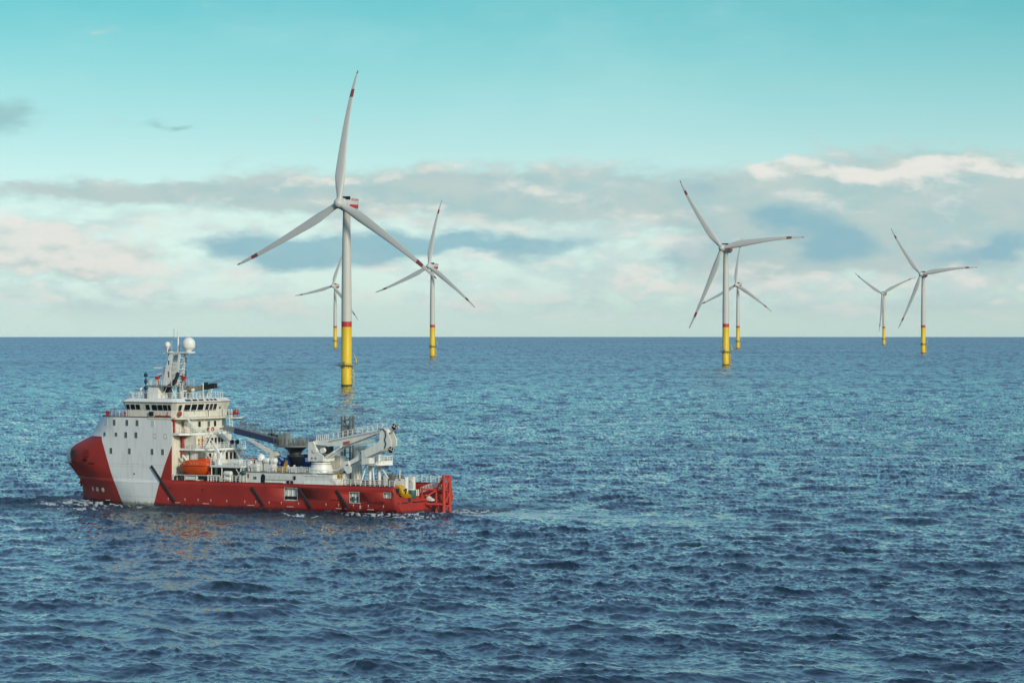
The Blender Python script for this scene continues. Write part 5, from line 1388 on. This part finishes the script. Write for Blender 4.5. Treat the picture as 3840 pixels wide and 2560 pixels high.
g = MB(); g.beam((-3.2, 0, .7), (-2.2, 0, .2), .1, .7); g.tube((-3.3, 0, .6), (-2.9, 0, .6), .25); g.build('rudder', orange, lb)
g = MB(); g.beam((-1.9, 0, .05), (2.4, 0, .05), .12, .16); g.build('keel', greyp, lb)
for k, z, lab in ((0, 6.45, 'upper white life raft canister, stacked above another by the ship\'s rail'), (1, 5.42, 'lower white life raft canister, below another by the ship\'s rail')):
    lr = aboard('life_raft', (38.65, 8.0, z), lab, 'life raft', 'life raft canisters at the rail')
    g = MB(); g.lathe((0, 0, 0), [(.02, -.92), (.42, -.86), (.5, -.7), (.5, .7), (.42, .86), (.02, .92)], 20, 'x'); g.build('canister', white, lr)
    g = MB()
    for x in (-.45, 0, .45): g.lathe((x, 0, 0), [(.515, -.04), (.515, .04)], 20, 'x')
    g.build('strap', cream, lr)
    g = MB(); g.bb(-.7, -.6, -.35, .45, -.55, -.3); g.bb(.6, .7, -.35, .45, -.55, -.3); g.build('cradle', white, lr)
yv = aboard('subsea_plough', (1.3, 5.0, 2.62), 'yellow subsea machine parked at the ship\'s open stern', 'machine')
g = MB(); g.prism([(1.75, 2.1), (1.55, 2.5), (.9, 2.6), (.3, 2.3), (-.4, 1.5), (-.75, 1.0), (-.6, .75), (.6, 1.2), (1.3, 1.5), (1.65, 1.75)], -.8, .8); g.build('hood', yellow, yv, bevel=.05)
g = MB()
for i in range(4): g.beam((1.65 - i * .18, .95, 2.1), (1.35 - i * .14, .95, 1.0), .1, .1); g.beam((1.65 - i * .18, -.95, 2.1), (1.35 - i * .14, -.95, 1.0), .1, .1)
g.build('ribs', yellow, yv)
g = MB()
for s in (-.85, 0, .85): g.beam((1.0, s, 1.5), (-1.2, s, .45), .16, .5)
g.beam((.9, 0, 1.15), (-1.0, 0, .3), 1.7, .1); g.build('chute', yellow, yv)
g = MB(); g.lathe((-.2, .9, 1.35), [(.42, -.1), (.42, .12), (.3, .2)], 20, 'y'); g.build('wheel', yellow, yv)
g = MB(); g.bb(.4, 1.4, -.7, .9, .35, .62); g.bb(.5, 1.3, -.6, .8, .0, .35); g.build('base', yellow, yv)
g = MB(); g.bb(-.3, .9, -.5, .6, .6, 1.25); g.tube((-.5, .3, 1.6), (-1.0, .3, 1.9), .14); g.tube((-.7, .3, .9), (-1.0, .3, 1.8), .1); g.build('engine', black, yv)
bn = aboard('waste_bin', (.75, 2.75, 2.62), 'dark green round bin beside the yellow machine at the ship\'s stern', 'bin')
g = MB(); g.lathe((0, 0, 0), [(.62, 0), (.72, .15), (.74, 1.45), (.7, 1.6)], 24); g.build('tub', green, bn)
g = MB(); g.lathe((0, 0, 1.6), [(.66, 0), (.62, .1), (.45, .16), (.05, .18)], 24); g.build('lid', white, bn)

# ------------------------------------------------------------------ thin exhaust smoke drifting away from the trunk
g = MB(); rr = []
for k in range(13):
    t = k / 12; c_ = Vector((47.6 - 17 * t, -.4 - 9 * t, 22.9 + 1.3 * t)); r_ = .4 + 3.2 * t ** .8
    if k in (0, 12): r_ = .05
    rr.append([c_ + Vector((0, r_ * 1.3 * math.cos(a_), r_ * math.sin(a_))) for a_ in [2 * math.pi * i / 20 for i in range(20)]])
g.ring([[ORG + ROT_S @ v for v in r_] for r_ in rr])
sm = bpy.data.materials.new('exhaust_smoke'); sm.use_nodes = True
nt = sm.node_tree; nt.nodes.remove(nt.nodes['Principled BSDF']); N = nt.nodes.new; Lk = nt.links.new
pv = N('ShaderNodeVolumePrincipled'); pv.inputs['Color'].default_value = (.30, .36, .42, 1)
tc = N('ShaderNodeTexCoord'); nz = N('ShaderNodeTexNoise'); nz.inputs['Scale'].default_value = .35; nz.inputs['Detail'].default_value = 4; Lk(tc.outputs['Object'], nz.inputs['Vector'])
Lk(Mth('MULTIPLY', sstep(nz.outputs['Fac'], .38, .72), .085), pv.inputs['Density']); Lk(pv.outputs[0], nt.nodes['Material Output'].inputs['Volume'])
tag(g.build('exhaust_smoke', sm, auto=False), kind='stuff')

# parts go no deeper than thing > part > sub-part
for o in list(bpy.data.objects):
    if o.type == 'MESH' and o.parent and o.parent.parent and o.parent.parent.parent:
        o.parent = o.parent.parent

# ------------------------------------------------------------------ sea air: a thin even haze round everything
g = MB(); g.bb(-30000, 30000, -30000, 30000, sea_drop(27000, 27000) - 40, 215)
hz = bpy.data.materials.new('sea_haze'); hz.use_nodes = True
nt = hz.node_tree; nt.nodes.remove(nt.nodes['Principled BSDF'])
pv = nt.nodes.new('ShaderNodeVolumePrincipled'); pv.inputs['Color'].default_value = (.86, .93, .95, 1); pv.inputs['Density'].default_value = 1.15e-5; pv.inputs['Anisotropy'].default_value = .2
nt.links.new(pv.outputs[0], nt.nodes['Material Output'].inputs['Volume'])
tag(g.build('haze', hz, auto=False), kind='stuff')
SC.cycles.volume_bounces = 0
